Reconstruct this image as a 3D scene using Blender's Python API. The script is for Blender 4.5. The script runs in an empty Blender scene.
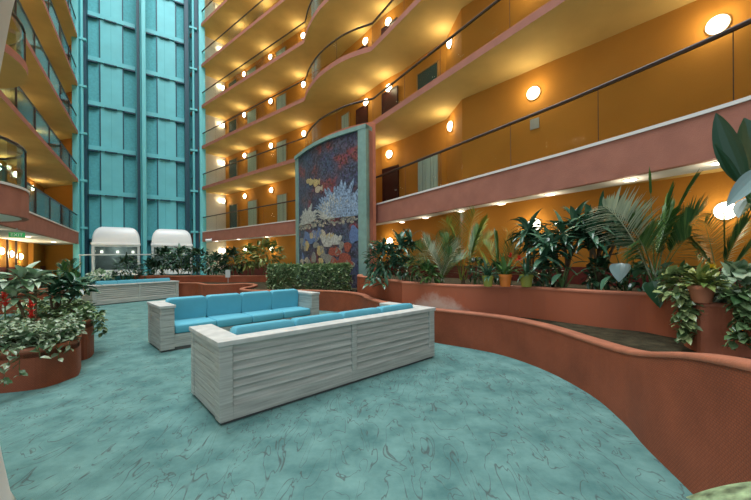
import bpy, bmesh, math, random
from mathutils import Vector, Matrix
random.seed(7)
PI = math.pi
C = bpy.context.scene.collection
SC = bpy.context.scene

# ------------------------------------------------------------------ camera
H, F, HY, ROLL = 1.4, 334.0, 260.5, -0.007
cd = bpy.data.cameras.new('camera'); cam = bpy.data.objects.new('camera', cd); C.objects.link(cam)
cd.sensor_width = 36; cd.lens = F / 751 * 36; cd.shift_y = (HY - 250) / 751; cd.clip_end = 200; cd.clip_start = .05
cam.matrix_world = Matrix.Translation((0, 0, H)) @ Matrix.Rotation(PI / 2, 4, 'X') @ Matrix.Rotation(ROLL, 4, 'Z')
SC.camera = cam
# ------------------------------------------------------------------ world, skylight, exposure
w = bpy.data.worlds.new('world'); SC.world = w; w.use_nodes = True
bg = w.node_tree.nodes['Background']; bg.inputs[0].default_value = (.80, .90, 1.0, 1); bg.inputs[1].default_value = .95
sl = bpy.data.lights.new('skylight', 'AREA'); sl.shape = 'RECTANGLE'; sl.size = 17; sl.size_y = 24; sl.energy = 11500; sl.color = (.92, .97, 1.0)
so = bpy.data.objects.new('skylight', sl); C.objects.link(so); so.location = (-4.5, 8.5, 29)
SC.view_settings.view_transform = 'Standard'; SC.view_settings.look = 'None'
SC.cycles.transparent_max_bounces = 32
SC.view_settings.exposure = 0.05; SC.view_settings.gamma = 1; SC.view_settings.use_curve_mapping = False

# ------------------------------------------------------------------ helpers
cr, sr = math.cos(ROLL), math.sin(ROLL)
def ray(x, y):
    u, v = (x - 375.5) / F, (HY - y) / F
    return u * cr - v * sr, u * sr + v * cr          # X/D, Z/D
def at(x, y, D):                                      # a measured point at a distance
    a, b = ray(x, y); return Vector((a * D, D, H + b * D))
def on(x, y, z):                                      # a measured point at a height
    a, b = ray(x, y); D = (z - H) / b; return Vector((a * D, D, z))

def mat(name, base, rough=.7, metal=0, spec=.4, bump=None, var=None, emit=None):
    m = bpy.data.materials.new(name); m.use_nodes = True; nt = m.node_tree
    b = nt.nodes['Principled BSDF']; b.inputs['Base Color'].default_value = (*base, 1)
    b.inputs['Roughness'].default_value = rough; b.inputs['Metallic'].default_value = metal
    b.inputs['Specular IOR Level'].default_value = spec
    tc = nt.nodes.new('ShaderNodeTexCoord')
    if var:                                          # (scale, amount, stretch)
        n = nt.nodes.new('ShaderNodeTexNoise'); n.inputs['Scale'].default_value = var[0]; n.inputs['Detail'].default_value = 5
        mp = nt.nodes.new('ShaderNodeMapping'); mp.inputs['Scale'].default_value = var[2] if len(var) > 2 else (1, 1, 1)
        nt.links.new(tc.outputs['Object'], mp.inputs[0]); nt.links.new(mp.outputs[0], n.inputs['Vector'])
        r = nt.nodes.new('ShaderNodeValToRGB'); a = var[1]
        r.color_ramp.elements[0].position = .3; r.color_ramp.elements[1].position = .7
        r.color_ramp.elements[0].color = (*[c * (1 - a) for c in base], 1); r.color_ramp.elements[1].color = (*[min(1, c * (1 + a)) for c in base], 1)
        nt.links.new(n.outputs['Fac'], r.inputs[0]); nt.links.new(r.outputs[0], b.inputs['Base Color'])
    if bump:
        n2 = nt.nodes.new('ShaderNodeTexNoise'); n2.inputs['Scale'].default_value = bump[0]; n2.inputs['Detail'].default_value = 4
        nt.links.new(tc.outputs['Object'], n2.inputs['Vector'])
        bp = nt.nodes.new('ShaderNodeBump'); bp.inputs['Strength'].default_value = bump[1]; bp.inputs['Distance'].default_value = .02
        nt.links.new(n2.outputs['Fac'], bp.inputs['Height']); nt.links.new(bp.outputs[0], b.inputs['Normal'])
    if emit:
        b.inputs['Emission Color'].default_value = (*emit[0], 1); b.inputs['Emission Strength'].default_value = emit[1]
    return m

def glass(name, tint, refl=.1, cap=.22):
    m = bpy.data.materials.new(name); m.use_nodes = True; nt = m.node_tree; nt.nodes.clear()
    o = nt.nodes.new('ShaderNodeOutputMaterial'); mx = nt.nodes.new('ShaderNodeMixShader')
    t = nt.nodes.new('ShaderNodeBsdfTransparent'); g = nt.nodes.new('ShaderNodeBsdfGlossy'); lw = nt.nodes.new('ShaderNodeLayerWeight')
    t.inputs[0].default_value = (*tint, 1); g.inputs['Roughness'].default_value = .03; lw.inputs[0].default_value = refl
    mn = nt.nodes.new('ShaderNodeMath'); mn.operation = 'MINIMUM'; mn.inputs[1].default_value = cap; nt.links.new(lw.outputs['Fresnel'], mn.inputs[0]); nt.links.new(mn.outputs[0], mx.inputs[0]); nt.links.new(t.outputs[0], mx.inputs[1]); nt.links.new(g.outputs[0], mx.inputs[2])
    nt.links.new(mx.outputs[0], o.inputs[0]); return m

def leafmat(name, c1, c2, rough=.35, trans=.0):
    m = bpy.data.materials.new(name); m.use_nodes = True; nt = m.node_tree; b = nt.nodes['Principled BSDF']
    b.inputs['Roughness'].default_value = rough; b.inputs['Specular IOR Level'].default_value = .5
    g = nt.nodes.new('ShaderNodeNewGeometry'); r = nt.nodes.new('ShaderNodeValToRGB')
    r.color_ramp.elements[0].color = (*c1, 1); r.color_ramp.elements[1].color = (*c2, 1)
    nt.links.new(g.outputs['Random Per Island'], r.inputs[0]); nt.links.new(r.outputs[0], b.inputs['Base Color'])
    return m

class MB:
    def __init__(s): s.v = []; s.f = []; s.mi = []; s.uv = None
    def add(s, vs, fs, mi=0):
        k = len(s.v); s.v += [tuple(p) for p in vs]; s.f += [tuple(i + k for i in f) for f in fs]; s.mi += [mi] * len(fs); return s
    def box(s, a, b, mi=0, M=None):
        vs = [Vector((x, y, z)) for z in (a[2], b[2]) for y in (a[1], b[1]) for x in (a[0], b[0])]
        if M is not None: vs = [M @ p for p in vs]
        return s.add(vs, [(0, 2, 3, 1), (4, 5, 7, 6), (0, 1, 5, 4), (2, 6, 7, 3), (0, 4, 6, 2), (1, 3, 7, 5)], mi)
    def tube(s, pts, r, n=8, mi=0, cap=True):
        pts = [Vector(p) for p in pts]; rings = []
        for i, p in enumerate(pts):
            d = (pts[min(i + 1, len(pts) - 1)] - pts[max(i - 1, 0)]).normalized()
            a = d.cross(Vector((0, 0, 1))); a = a.normalized() if a.length > 1e-3 else Vector((1, 0, 0)); b = d.cross(a)
            rr = r[i] if isinstance(r, (list, tuple)) else r
            rings.append([p + a * rr * math.cos(2 * PI * k / n) + b * rr * math.sin(2 * PI * k / n) for k in range(n)])
        return s.loft(rings, mi, cap)
    def loft(s, rings, mi=0, cap=True):
        n = len(rings[0]); vs = [p for r in rings for p in r]; fs = []
        for i in range(len(rings) - 1):
            for k in range(n):
                fs.append((i * n + k, i * n + (k + 1) % n, (i + 1) * n + (k + 1) % n, (i + 1) * n + k))
        if cap: fs += [tuple(range(n))[::-1], tuple(range((len(rings) - 1) * n, len(rings) * n))]
        return s.add(vs, fs, mi)
    def lathe(s, prof, c=(0, 0, 0), n=20, mi=0, M=None):
        rings = []
        for r, z in prof:
            ring = [Vector((r * math.cos(2 * PI * k / n), r * math.sin(2 * PI * k / n), z)) for k in range(n)]
            rings.append([(M @ p if M is not None else p) + Vector(c) for p in ring])
        return s.loft(rings, mi)
    def build(s, name, mats, parent=None, smooth=False, bevel=0, loc=None, kind=None):
        me = bpy.data.meshes.new(name); me.from_pydata(s.v, [], s.f)
        for m in (mats if isinstance(mats, (list, tuple)) else [mats]): me.materials.append(m)
        if any(s.mi): me.polygons.foreach_set('material_index', s.mi)
        if smooth: me.polygons.foreach_set('use_smooth', [True] * len(s.f))
        if s.uv:
            ul = me.uv_layers.new(); 
            for l in me.loops: ul.data[l.index].uv = s.uv[l.vertex_index]
        me.update(); bm = bmesh.new(); bm.from_mesh(me); bmesh.ops.recalc_face_normals(bm, faces=bm.faces) if not getattr(s, 'raw', False) else None
        bm.to_mesh(me); bm.free()
        if smooth == 'auto':
            me.set_sharp_from_angle(angle=math.radians(40))
        o = bpy.data.objects.new(name, me); C.objects.link(o)
        if parent is not None: o.parent = parent
        if loc is not None: o.location = loc
        if bevel:
            b = o.modifiers.new('bevel', 'BEVEL'); b.width = bevel; b.segments = 2; b.limit_method = 'ANGLE'
        if kind: o['kind'] = kind
        return o

def tag(o, label, cat, group=None):
    o['label'] = label; o['category'] = cat
    if group: o['group'] = group
    return o
def thing(name, label, cat, loc=(0, 0, 0), rz=0, group=None):
    o = bpy.data.objects.new(name, None); C.objects.link(o); o.location = loc; o.rotation_euler = (0, 0, rz); o.empty_display_size = .1
    return tag(o, label, cat, group)
def child(mb, name, m, par, **k):                     # vertices given in world space, stored in the thing's own space
    M = (Matrix.Translation(par.location) @ Matrix.Rotation(par.rotation_euler[2], 4, 'Z')).inverted()
    mb.v = [tuple(M @ Vector(p)) for p in mb.v]
    return mb.build(name, m, par, **k)
def crom(pts, n=6):
    P = [Vector(p) for p in pts]; out = []
    for i in range(len(P) - 1):
        p0 = P[i - 1] if i else P[i] * 2 - P[i + 1]; p1, p2 = P[i], P[i + 1]; p3 = P[i + 2] if i + 2 < len(P) else P[i + 1] * 2 - P[i]
        for k in range(n):
            t = k / n
            out.append(.5 * ((2 * p1) + (p2 - p0) * t + (2 * p0 - 5 * p1 + 4 * p2 - p3) * t * t + (3 * p1 - p0 - 3 * p2 + p3) * t ** 3))
    out.append(P[-1]); return out
def norms(path):                                      # left-hand normals of a plan path
    N = []
    for i in range(len(path)):
        d = path[min(i + 1, len(path) - 1)] - path[max(i - 1, 0)]; d = Vector((d[0], d[1], 0)).normalized(); N.append(Vector((-d.y, d.x, 0)))
    return N
def V2(p): return Vector((p[0], p[1], 0))

# ------------------------------------------------------------------ materials
M = {}
M['soffit'] = mat('soffit_plaster', (.57, .40, .145), .85, spec=.2, bump=(40, .25), var=(1.3, .08))
M['orange'] = mat('orange_plaster', (.47, .205, .032), .8, spec=.2, bump=(30, .15), var=(.8, .10))
M['pink'] = mat('terracotta_band', (.36, .15, .105), .8, spec=.2, bump=(60, .3), var=(3, .10))
M['white'] = mat('white_plaster', (.72, .70, .66), .8, spec=.2, var=(2, .03))
M['teal'] = mat('teal_paint', (.085, .39, .43), .5, spec=.4, var=(2.2, .10, (1, 1, .5)))
M['teal_lt'] = mat('teal_panel_paint', (.13, .49, .53), .5, spec=.4, var=(1.2, .06))
M['teal_mesh'] = mat('teal_block_wall', (.09, .39, .43), .7, spec=.3, bump=(25, .5), var=(9, .12))
M['navy'] = mat('dark_teal_steel', (.012, .06, .09), .5)
M['sage'] = mat('sage_green_frame', (.20, .34, .30), .6, var=(6, .1))
M['rail'] = mat('dark_handrail', (.03, .017, .014), .35, spec=.5)
M['glass'] = glass('railing_glass', (.93, .95, .93), .05)
M['glass_teal'] = glass('railing_glass_green', (.84, .96, .97), .12, .55)
M['lamp'] = mat('lamp_globe', (1, .9, .7), .4, emit=((1, .88, .66), 9))
M['down'] = mat('downlight_lens', (1, .9, .75), .4, emit=((1, .9, .74), 6))
M['brass'] = mat('lamp_ring', (.45, .3, .12), .4, .5)
M['wood'] = mat('whitewashed_wood', (.45, .465, .42), .75, spec=.25, bump=(30, .2), var=(9, .26, (.22, .22, 5)))
M['wood_cap'] = mat('whitewashed_cap', (.56, .565, .52), .7, spec=.25, var=(7, .14))
M['plinth'] = mat('dark_plinth', (.10, .105, .10), .8)
M['cushion'] = mat('turquoise_fabric', (.13, .45, .56), .75, spec=.2, bump=(9, .12), var=(3, .05))
M['piping'] = mat('turquoise_piping', (.04, .27, .40), .7)
M['soil'] = mat('brown_soil', (.05, .042, .024), .95, spec=.1, bump=(25, .8), var=(9, .45))
M['darkred'] = mat('dark_red_wainscot', (.13, .018, .016), .6, var=(3, .15))
M['door'] = mat('dark_red_door', (.055, .012, .010), .45, var=(4, .15))
M['curtain'] = mat('grey_green_curtain', (.36, .50, .47), .8, var=(8, .12, (1, 1, .05)))
M['pane'] = mat('dark_window_pane', (.03, .075, .085), .12, spec=.6)
M['wframe'] = mat('tan_window_frame', (.36, .20, .06), .6)
M['steel'] = mat('white_enamel_steel', (.82, .86, .86), .3, spec=.5)
M['cabin'] = mat('pale_cabin_frame', (.50, .56, .56), .4, spec=.5)
M['cabglass'] = glass('cabin_glass', (.55, .62, .62), .12)
M['cabdark'] = mat('cabin_interior', (.34, .36, .34), .6, var=(3, .2))
M['trunk'] = mat('plant_trunk', (.13, .09, .05), .85, bump=(40, .5), var=(12, .3))
M['stem'] = mat('green_stem', (.07, .14, .04), .6)
M['pot_terra'] = mat('terracotta_pot', (.42, .16, .08), .75, var=(8, .1))
M['pot_orange'] = mat('orange_pot', (.70, .20, .03), .5)
M['pot_green'] = mat('olive_green_pot', (.30, .33, .06), .5)
M['red_flower'] = mat('red_flower', (.55, .03, .02), .5)
M['yellow_flower'] = mat('yellow_flower', (.75, .55, .04), .5)
M['grey'] = mat('grey_plate', (.35, .36, .34), .5)
G = {}
G['dark'] = leafmat('dark_leaf', (.008, .035, .014), (.035, .10, .045), .28)
G['gloss'] = leafmat('glossy_leaf', (.02, .075, .035), (.10, .21, .13), .18)
G['mid'] = leafmat('mid_leaf', (.03, .10, .02), (.12, .24, .06), .35)
G['palm'] = leafmat('palm_leaf', (.03, .10, .022), (.14, .24, .06), .3)
G['palm_y'] = leafmat('yellow_palm_leaf', (.13, .19, .02), (.36, .38, .06), .4)
G['palm_glare'] = leafmat('pale_glare_palm_leaf', (.40, .46, .32), (.68, .70, .50), .3)  # sky glare on the fronds is painted into this pale colour
G['varieg'] = leafmat('variegated_leaf', (.05, .13, .04), (.42, .50, .34), .35)
G['pale'] = leafmat('pale_green_leaf', (.16, .30, .14), (.50, .60, .45), .35)
G['yellowgreen'] = leafmat('yellow_green_leaf', (.06, .13, .02), (.34, .36, .10), .4)
G['greyleaf'] = leafmat('grey_green_leaf', (.13, .21, .20), (.22, .31, .30), .22)
M['mottled'] = mat('mottled_leaf', (.24, .33, .18), .3, spec=.5, var=(22, .75))
G['hedge'] = leafmat('hedge_leaf', (.05, .15, .05), (.42, .52, .28), .35)
G['ivy2'] = leafmat('pothos_leaf', (.02, .07, .02), (.36, .44, .18), .3)
G['ivy'] = leafmat('ivy_leaf', (.02, .07, .02), (.22, .32, .14), .3)

def carpet():
    m = bpy.data.materials.new('teal_carpet'); m.use_nodes = True; nt = m.node_tree; b = nt.nodes['Principled BSDF']; N = nt.nodes.new; Lk = nt.links.new
    b.inputs['Roughness'].default_value = .95; b.inputs['Specular IOR Level'].default_value = .1
    tc = N('ShaderNodeTexCoord')
    n = N('ShaderNodeTexNoise'); n.inputs['Scale'].default_value = 3.2; n.inputs['Detail'].default_value = 9; n.inputs['Roughness'].default_value = .62
    Lk(tc.outputs['Object'], n.inputs['Vector'])
    r = N('ShaderNodeValToRGB'); r.color_ramp.elements[0].position = .33; r.color_ramp.elements[1].position = .68
    r.color_ramp.elements[0].color = (.078, .180, .172, 1); r.color_ramp.elements[1].color = (.172, .328, .302, 1); Lk(n.outputs['Fac'], r.inputs[0])
    # dark wavering veins
    mp = N('ShaderNodeMapping'); mp.inputs['Rotation'].default_value = (0, 0, .75); mp.inputs['Scale'].default_value = (1, .32, 1); Lk(tc.outputs['Object'], mp.inputs[0])
    n2 = N('ShaderNodeTexNoise'); n2.inputs['Scale'].default_value = 4.6; n2.inputs['Detail'].default_value = 2; n2.inputs['Distortion'].default_value = 2.2; Lk(mp.outputs[0], n2.inputs['Vector'])
    s = N('ShaderNodeMath'); s.operation = 'SUBTRACT'; s.inputs[1].default_value = .5; Lk(n2.outputs['Fac'], s.inputs[0])
    a = N('ShaderNodeMath'); a.operation = 'ABSOLUTE'; Lk(s.outputs[0], a.inputs[0])
    v = N('ShaderNodeMapRange'); v.inputs[1].default_value = .002; v.inputs[2].default_value = .015; v.inputs[3].default_value = 1; v.inputs[4].default_value = 0; Lk(a.outputs[0], v.inputs[0])
    n3 = N('ShaderNodeTexNoise'); n3.inputs['Scale'].default_value = 9; n3.inputs['Detail'].default_value = 4; Lk(tc.outputs['Object'], n3.inputs['Vector'])
    g = N('ShaderNodeMapRange'); g.inputs[1].default_value = .30; g.inputs[2].default_value = .46; Lk(n3.outputs['Fac'], g.inputs[0])
    mu = N('ShaderNodeMath'); mu.operation = 'MULTIPLY'; Lk(v.outputs[0], mu.inputs[0]); Lk(g.outputs[0], mu.inputs[1])
    mu2 = N('ShaderNodeMath'); mu2.operation = 'MULTIPLY'; mu2.inputs[1].default_value = .75; Lk(mu.outputs[0], mu2.inputs[0])
    mx = N('ShaderNodeMix'); mx.data_type = 'RGBA'; mx.inputs['B'].default_value = (.075, .085, .085, 1)
    Lk(mu2.outputs[0], mx.inputs['Factor']); Lk(r.outputs[0], mx.inputs['A']); Lk(mx.outputs['Result'], b.inputs['Base Color'])
    n4 = N('ShaderNodeTexNoise'); n4.inputs['Scale'].default_value = 180; Lk(tc.outputs['Object'], n4.inputs['Vector'])
    bp = N('ShaderNodeBump'); bp.inputs['Strength'].default_value = .5; bp.inputs['Distance'].default_value = .01; Lk(n4.outputs['Fac'], bp.inputs['Height']); Lk(bp.outputs[0], b.inputs['Normal'])
    return m
M['carpet'] = carpet()

def gridterra():                                      # small-tile terracotta cladding, UV in metres along the wall
    m = bpy.data.materials.new('terracotta_mosaic'); m.use_nodes = True; nt = m.node_tree; b = nt.nodes['Principled BSDF']; N = nt.nodes.new; Lk = nt.links.new
    b.inputs['Roughness'].default_value = .6; b.inputs['Specular IOR Level'].default_value = .3
    tc = N('ShaderNodeTexCoord')
    br = N('ShaderNodeTexBrick'); br.offset = .5; br.inputs['Scale'].default_value = 1; br.inputs['Brick Width'].default_value = .022; br.inputs['Row Height'].default_value = .014
    br.inputs['Mortar Size'].default_value = .0028; br.inputs['Mortar Smooth'].default_value = .6
    br.inputs['Color1'].default_value = (.36, .094, .040, 1); br.inputs['Color2'].default_value = (.32, .082, .034, 1); br.inputs['Mortar'].default_value = (.22, .06, .03, 1)
    Lk(tc.outputs['UV'], br.inputs['Vector'])
    n = N('ShaderNodeTexNoise'); n.inputs['Scale'].default_value = 2.5; n.inputs['Detail'].default_value = 5; Lk(tc.outputs['Object'], n.inputs['Vector'])
    r = N('ShaderNodeMapRange'); r.inputs[1].default_value = .3; r.inputs[2].default_value = .7; r.inputs[3].default_value = .82; r.inputs[4].default_value = 1.18; Lk(n.outputs['Fac'], r.inputs[0])
    mx = N('ShaderNodeMix'); mx.data_type = 'RGBA'; mx.blend_type = 'MULTIPLY'; mx.inputs['Factor'].default_value = 1
    Lk(br.outputs['Color'], mx.inputs['A']); Lk(r.outputs[0], mx.inputs['B']); Lk(mx.outputs['Result'], b.inputs['Base Color'])
    bp = N('ShaderNodeBump'); bp.inputs['Strength'].default_value = .5; bp.inputs['Distance'].default_value = .004; bp.invert = True
    Lk(br.outputs['Fac'], bp.inputs['Height']); Lk(bp.outputs[0], b.inputs['Normal'])
    return m
M['terra'] = gridterra()
M['terra_rim'] = mat('terracotta_rim', (.40, .145, .08), .65, spec=.3, bump=(50, .2), var=(5, .14))
M['terra_plain'] = mat('terracotta_plain', (.42, .135, .068), .65, spec=.3, bump=(50, .2), var=(4, .12))
def stained():                                        # terracotta with a white mineral bloom of its own outline
    m = mat('terracotta_with_mineral_bloom', (.40, .15, .085), .65, spec=.3); nt = m.node_tree; N = nt.nodes.new; Lk = nt.links.new; b = nt.nodes['Principled BSDF']
    tc = N('ShaderNodeTexCoord'); n = N('ShaderNodeTexNoise'); n.inputs['Scale'].default_value = 4; n.inputs['Detail'].default_value = 8; n.inputs['Roughness'].default_value = .7; Lk(tc.outputs['Object'], n.inputs['Vector'])
    sx = N('ShaderNodeSeparateXYZ'); Lk(tc.outputs['UV'], sx.inputs[0])
    # bloom: low down, near the far end of the wall
    d1 = N('ShaderNodeMath'); d1.operation = 'SUBTRACT'; d1.inputs[1].default_value = .85; Lk(sx.outputs['X'], d1.inputs[0])
    d2 = N('ShaderNodeMath'); d2.operation = 'POWER'; d2.inputs[1].default_value = 2; ab = N('ShaderNodeMath'); ab.operation = 'ABSOLUTE'; Lk(d1.outputs[0], ab.inputs[0]); Lk(ab.outputs[0], d2.inputs[0])
    k = N('ShaderNodeMath'); k.operation = 'MULTIPLY_ADD'; k.inputs[1].default_value = .75; Lk(d2.outputs[0], k.inputs[0]); Lk(sx.outputs['Y'], k.inputs[2])
    s = N('ShaderNodeMath'); s.operation = 'MULTIPLY_ADD'; s.inputs[1].default_value = -.5; Lk(n.outputs['Fac'], s.inputs[0]); Lk(k.outputs[0], s.inputs[2])
    mr = N('ShaderNodeMapRange'); mr.inputs[1].default_value = .38; mr.inputs[2].default_value = .60; mr.inputs[3].default_value = .8; mr.inputs[4].default_value = 0; Lk(s.outputs[0], mr.inputs[0])
    mx = N('ShaderNodeMix'); mx.data_type = 'RGBA'; mx.inputs['A'].default_value = (.40, .12, .058, 1); mx.inputs['B'].default_value = (.62, .50, .42, 1)
    Lk(mr.outputs[0], mx.inputs['Factor']); Lk(mx.outputs['Result'], b.inputs['Base Color']); return m
M['stain'] = stained()

# ------------------------------------------------------------------ floor
fm = MB(); fm.add([(-24, -5, 0), (14, -5, 0), (14, 28, 0), (-24, 28, 0)], [(0, 1, 2, 3)])
fm.box((-24, -5, -.2), (14, 28, -.01)); fm.build('floor', M['carpet'], kind='structure')

# ------------------------------------------------------------------ facade to the right: edge path and wall path
LV = {1: 0.0, 2: 3.64, 3: 6.36, 4: 9.08, 5: 11.80, 6: 14.52, 7: 17.24, 8: 19.96}
TOP = 23.0
DZ = {'right': 0.0, 'left': -.27}
A_ = [((-13.0, 23.42), (-11.8, 25.0)), ((-11.47, 22.2), (-10.25, 23.75)), ((-3.29, 15.7), (-2.1, 17.15))]
B_ = [((-3.29, 15.7), (-2.1, 17.15)), ((-2.95, 14.85), (-1.75, 16.8)), ((-2.5, 14.05), (-1.4, 16.3)), ((-2.07, 13.46), (-.95, 15.75)), ((-1.35, 12.73), (-.5, 15.2)),
      ((-.72, 12.3), (-.1, 14.65)), ((-.1, 12.0), (.3, 14.1))]
C_ = [((-.1, 12.0), (.3, 14.1)), ((.5, 11.05), (1.15, 13.2)), ((1.3, 9.78), (2.45, 11.4)), ((1.95, 8.75), (2.62, 10.0)), ((3.17, 6.81), (4.35, 8.05)), ((3.62, 6.08), (5.0, 7.35)),
      ((4.45, 4.55), (6.2, 6.0)), ((4.85, 3.6), (7.1, 4.7)), ((5.4, 2.2), (7.9, 2.9)), ((6.4, -.6), (9.0, -.4)), ((7.4, -4), (10, -4))]
def resample(pairs, n, spline):
    e = [Vector((a[0], a[1], 0)) for a, b in pairs]; wl = [Vector((b[0], b[1], 0)) for a, b in pairs]
    if spline: E = crom(e, n)
    else: E = [e[i].lerp(e[i + 1], k / n) for i in range(len(e) - 1) for k in range(n)] + [e[-1]]
    W = [wl[i].lerp(wl[i + 1], k / n) for i in range(len(wl) - 1) for k in range(n)] + [wl[-1]]
    return list(zip(E, W))
PR = resample(A_, 6, False) + resample(B_, 5, True)[1:] + resample(C_, 4, True)[1:]
# left facade
cl, rl = Vector((-9.75, 6.8, 0)), 1.88
AL = [((-17.0, 19.25), (-20.0, 20.2)), ((-16.71, 18.8), (-18.4, 17.7)), ((-9.90, 8.68), (-11.6, 7.5))]
PL = resample(AL, 6, False)
for i in range(1, 15):
    a = math.radians(92 - i * 135 / 14); p = cl + Vector((math.cos(a), math.sin(a), 0)) * rl; PL.append((p, Vector((-11.7 + .02 * i, 7.4 - i * .28, 0))))
PL += [(Vector((-8.6, 4.2, 0)), Vector((-11.5, 3.0, 0))), (Vector((-8.6, -1.5, 0)), Vector((-11.5, -1.5, 0)))]

def slab(name, path, z0, z1, mats):
    m = MB(); n = len(path)
    vs = []
    for e, wv in path: vs += [(e.x, e.y, z1), (e.x, e.y, z0), (wv.x, wv.y, z1), (wv.x, wv.y, z0)]
    f = []; mi = []
    for i in range(n - 1):
        a, b = 4 * i, 4 * i + 4
        f += [(a, b, b + 2, a + 2), (a + 1, a + 3, b + 3, b + 1), (a, a + 1, b + 1, b), (a + 2, b + 2, b + 3, a + 3)]; mi += [2, 0, 1, 0]
    f += [(0, 2, 3, 1), (4 * n - 4, 4 * n - 3, 4 * n - 1, 4 * n - 2)]; mi += [1, 1]
    m.v = vs; m.f = f; m.mi = mi
    o = m.build(name, mats, kind='structure'); return o
def ribbon(path, off0, off1, z0, z1, mb=None, uv=False):   # a band that follows a plan path, offset to its left-hand side
    m = mb or MB(); N = norms(path); rings = []
    for p, n_ in zip(path, N):
        a, b = V2(p) + n_ * off0, V2(p) + n_ * off1
        rings.append([(a.x, a.y, z0), (a.x, a.y, z1), (b.x, b.y, z1), (b.x, b.y, z0)])
    return m.loft(rings)
for a, b, m_ in (((-12.25, 22.6), (-10.7, 24.35), 'white'), ((-20.0, 20.2), (-17.3, 21.0), 'orange')):
    ribbon([Vector((*a, 0)), Vector((*b, 0))], 0, .15, 0, TOP).build('wall_end', M[m_], kind='structure')
EDGE = {'right': [e for e, w_ in PR], 'left': [e for e, w_ in PL]}
SIDE = {'right': 1, 'left': 1}                         # the walls lie on the left hand of the right path when walked from the lifts
# walking the right path away from the lifts puts the wall on the left hand; the left path puts it on the right hand
IN = {'right': 1, 'left': -1}
for side, P, levels in (('right', PR, range(3, 9)), ('left', PL, range(3, 9))):
    wl = [w_ for e, w_ in P]; n_in = IN[side]
    ribbon(wl, 0, n_in * .25, 0, TOP).build('wall_' + side, M['orange'], kind='structure')
    ribbon(wl, 0, -n_in * .03, 0, 1.22).build('baseboard_' + side, M['darkred'], kind='structure')
    for L in levels:
        slab('balcony_slab', P, (LV[L] + DZ[side]) - .16, (LV[L] + DZ[side]), [M['soffit'], M['pink'], M['soffit']])
        # pale kerb on the slab edge under the glass
        ribbon(EDGE[side], .0, n_in * .10, (LV[L] + DZ[side]), (LV[L] + DZ[side]) + .03).build('trim_slab_kerb', M['terra_rim'], kind='structure')
    # second floor: deep terracotta parapet, pale cap, white lit soffit strip below
    Z2 = 3.40 + DZ[side]; d_ = DZ[side]
    inner = [e.lerp(w_, .34 if side == 'right' else .97) for e, w_ in P]
    slab('balcony_slab', list(zip([e.lerp(w_, .015) for e, w_ in P], inner)), 2.73 + d_, 2.80 + d_, [M['white'], M['white'], M['white']])
    slab('balcony_slab', list(zip([e.lerp(w_, .08) for e, w_ in P], wl)), 2.95 + d_, 3.2 + d_, [M['soffit'], M['soffit'], M['soffit']])
    ribbon(EDGE[side], 0, n_in * .12, 2.722 + d_, Z2 - .05).build('wall_parapet', M['pink'], kind='structure')
    ribbon(EDGE[side], -n_in * .02, n_in * .16, Z2 - .05, Z2).build('trim_parapet_cap', M['white'], kind='structure')
    slab('ceiling', P, TOP, TOP + .2, [M['soffit'], M['pink'], M['soffit']])

FLOORS = {2: 'second', 3: 'third', 4: 'fourth', 5: 'fifth', 6: 'sixth', 7: 'seventh', 8: 'eighth'}
def railing(path, z, h, n_in, label, gm, step, posts=0):
    t = thing('balcony_railing', label, 'railing', (path[0].x, path[0].y, z), 0, 'glass balcony railings')
    N = norms(path); line = [V2(p) + n_ * n_in * .06 for p, n_ in zip(path, N)]
    hr = MB(); rings = []
    for p, n_ in zip(line, N):
        rings.append([(p + n_ * x + Vector((0, 0, z + h + y))) for x, y in ((-.025, -.045), (.025, -.045), (.03, -.01), (.015, .012), (-.015, .012), (-.03, -.01))])
    hr.loft(rings); child(hr, 'handrail', M['rail'], t)
    i = 0; acc = 0; start = 0
    while i < len(line) - 1:
        acc += (line[i + 1] - line[i]).length; i += 1
        if acc >= step or i == len(line) - 1:
            seg = [V2(p) for p in line[start:i + 1]]
            seg[0] = seg[0].lerp(seg[1], .02); seg[-1] = seg[-1].lerp(seg[-2], .02)
            gp = ribbon(seg, -.006, .006, z + .035, z + h - .05); child(gp, 'glass_panel', gm, t)
            if posts:
                p = line[i]; q = MB(); q.box((p.x - posts, p.y - posts, z + .03), (p.x + posts, p.y + posts, z + h - .04)); child(q, 'post', M['rail'], t)
            start = i; acc = 0
    return t
for L in range(2, 8):
    z = 3.40 if L == 2 else LV[L] + .03; h = .97 if L == 2 else .86
    railing(EDGE['right'], z, h, 1, 'clear glass railing with dark handrail along the %s-floor balcony behind and beside the mural' % FLOORS[L], M['glass'], 1.55, .004)
for L in range(2, 8):
    z = (3.40 if L == 2 else LV[L] + .03) + DZ['left']
    railing(EDGE['left'][6:], z, .97 if L == 2 else .86, -1, 'greenish glass railing with thin posts on the %s-floor balcony left of the elevators' % FLOORS[L], M['glass_teal'], 1.6, .018)

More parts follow.
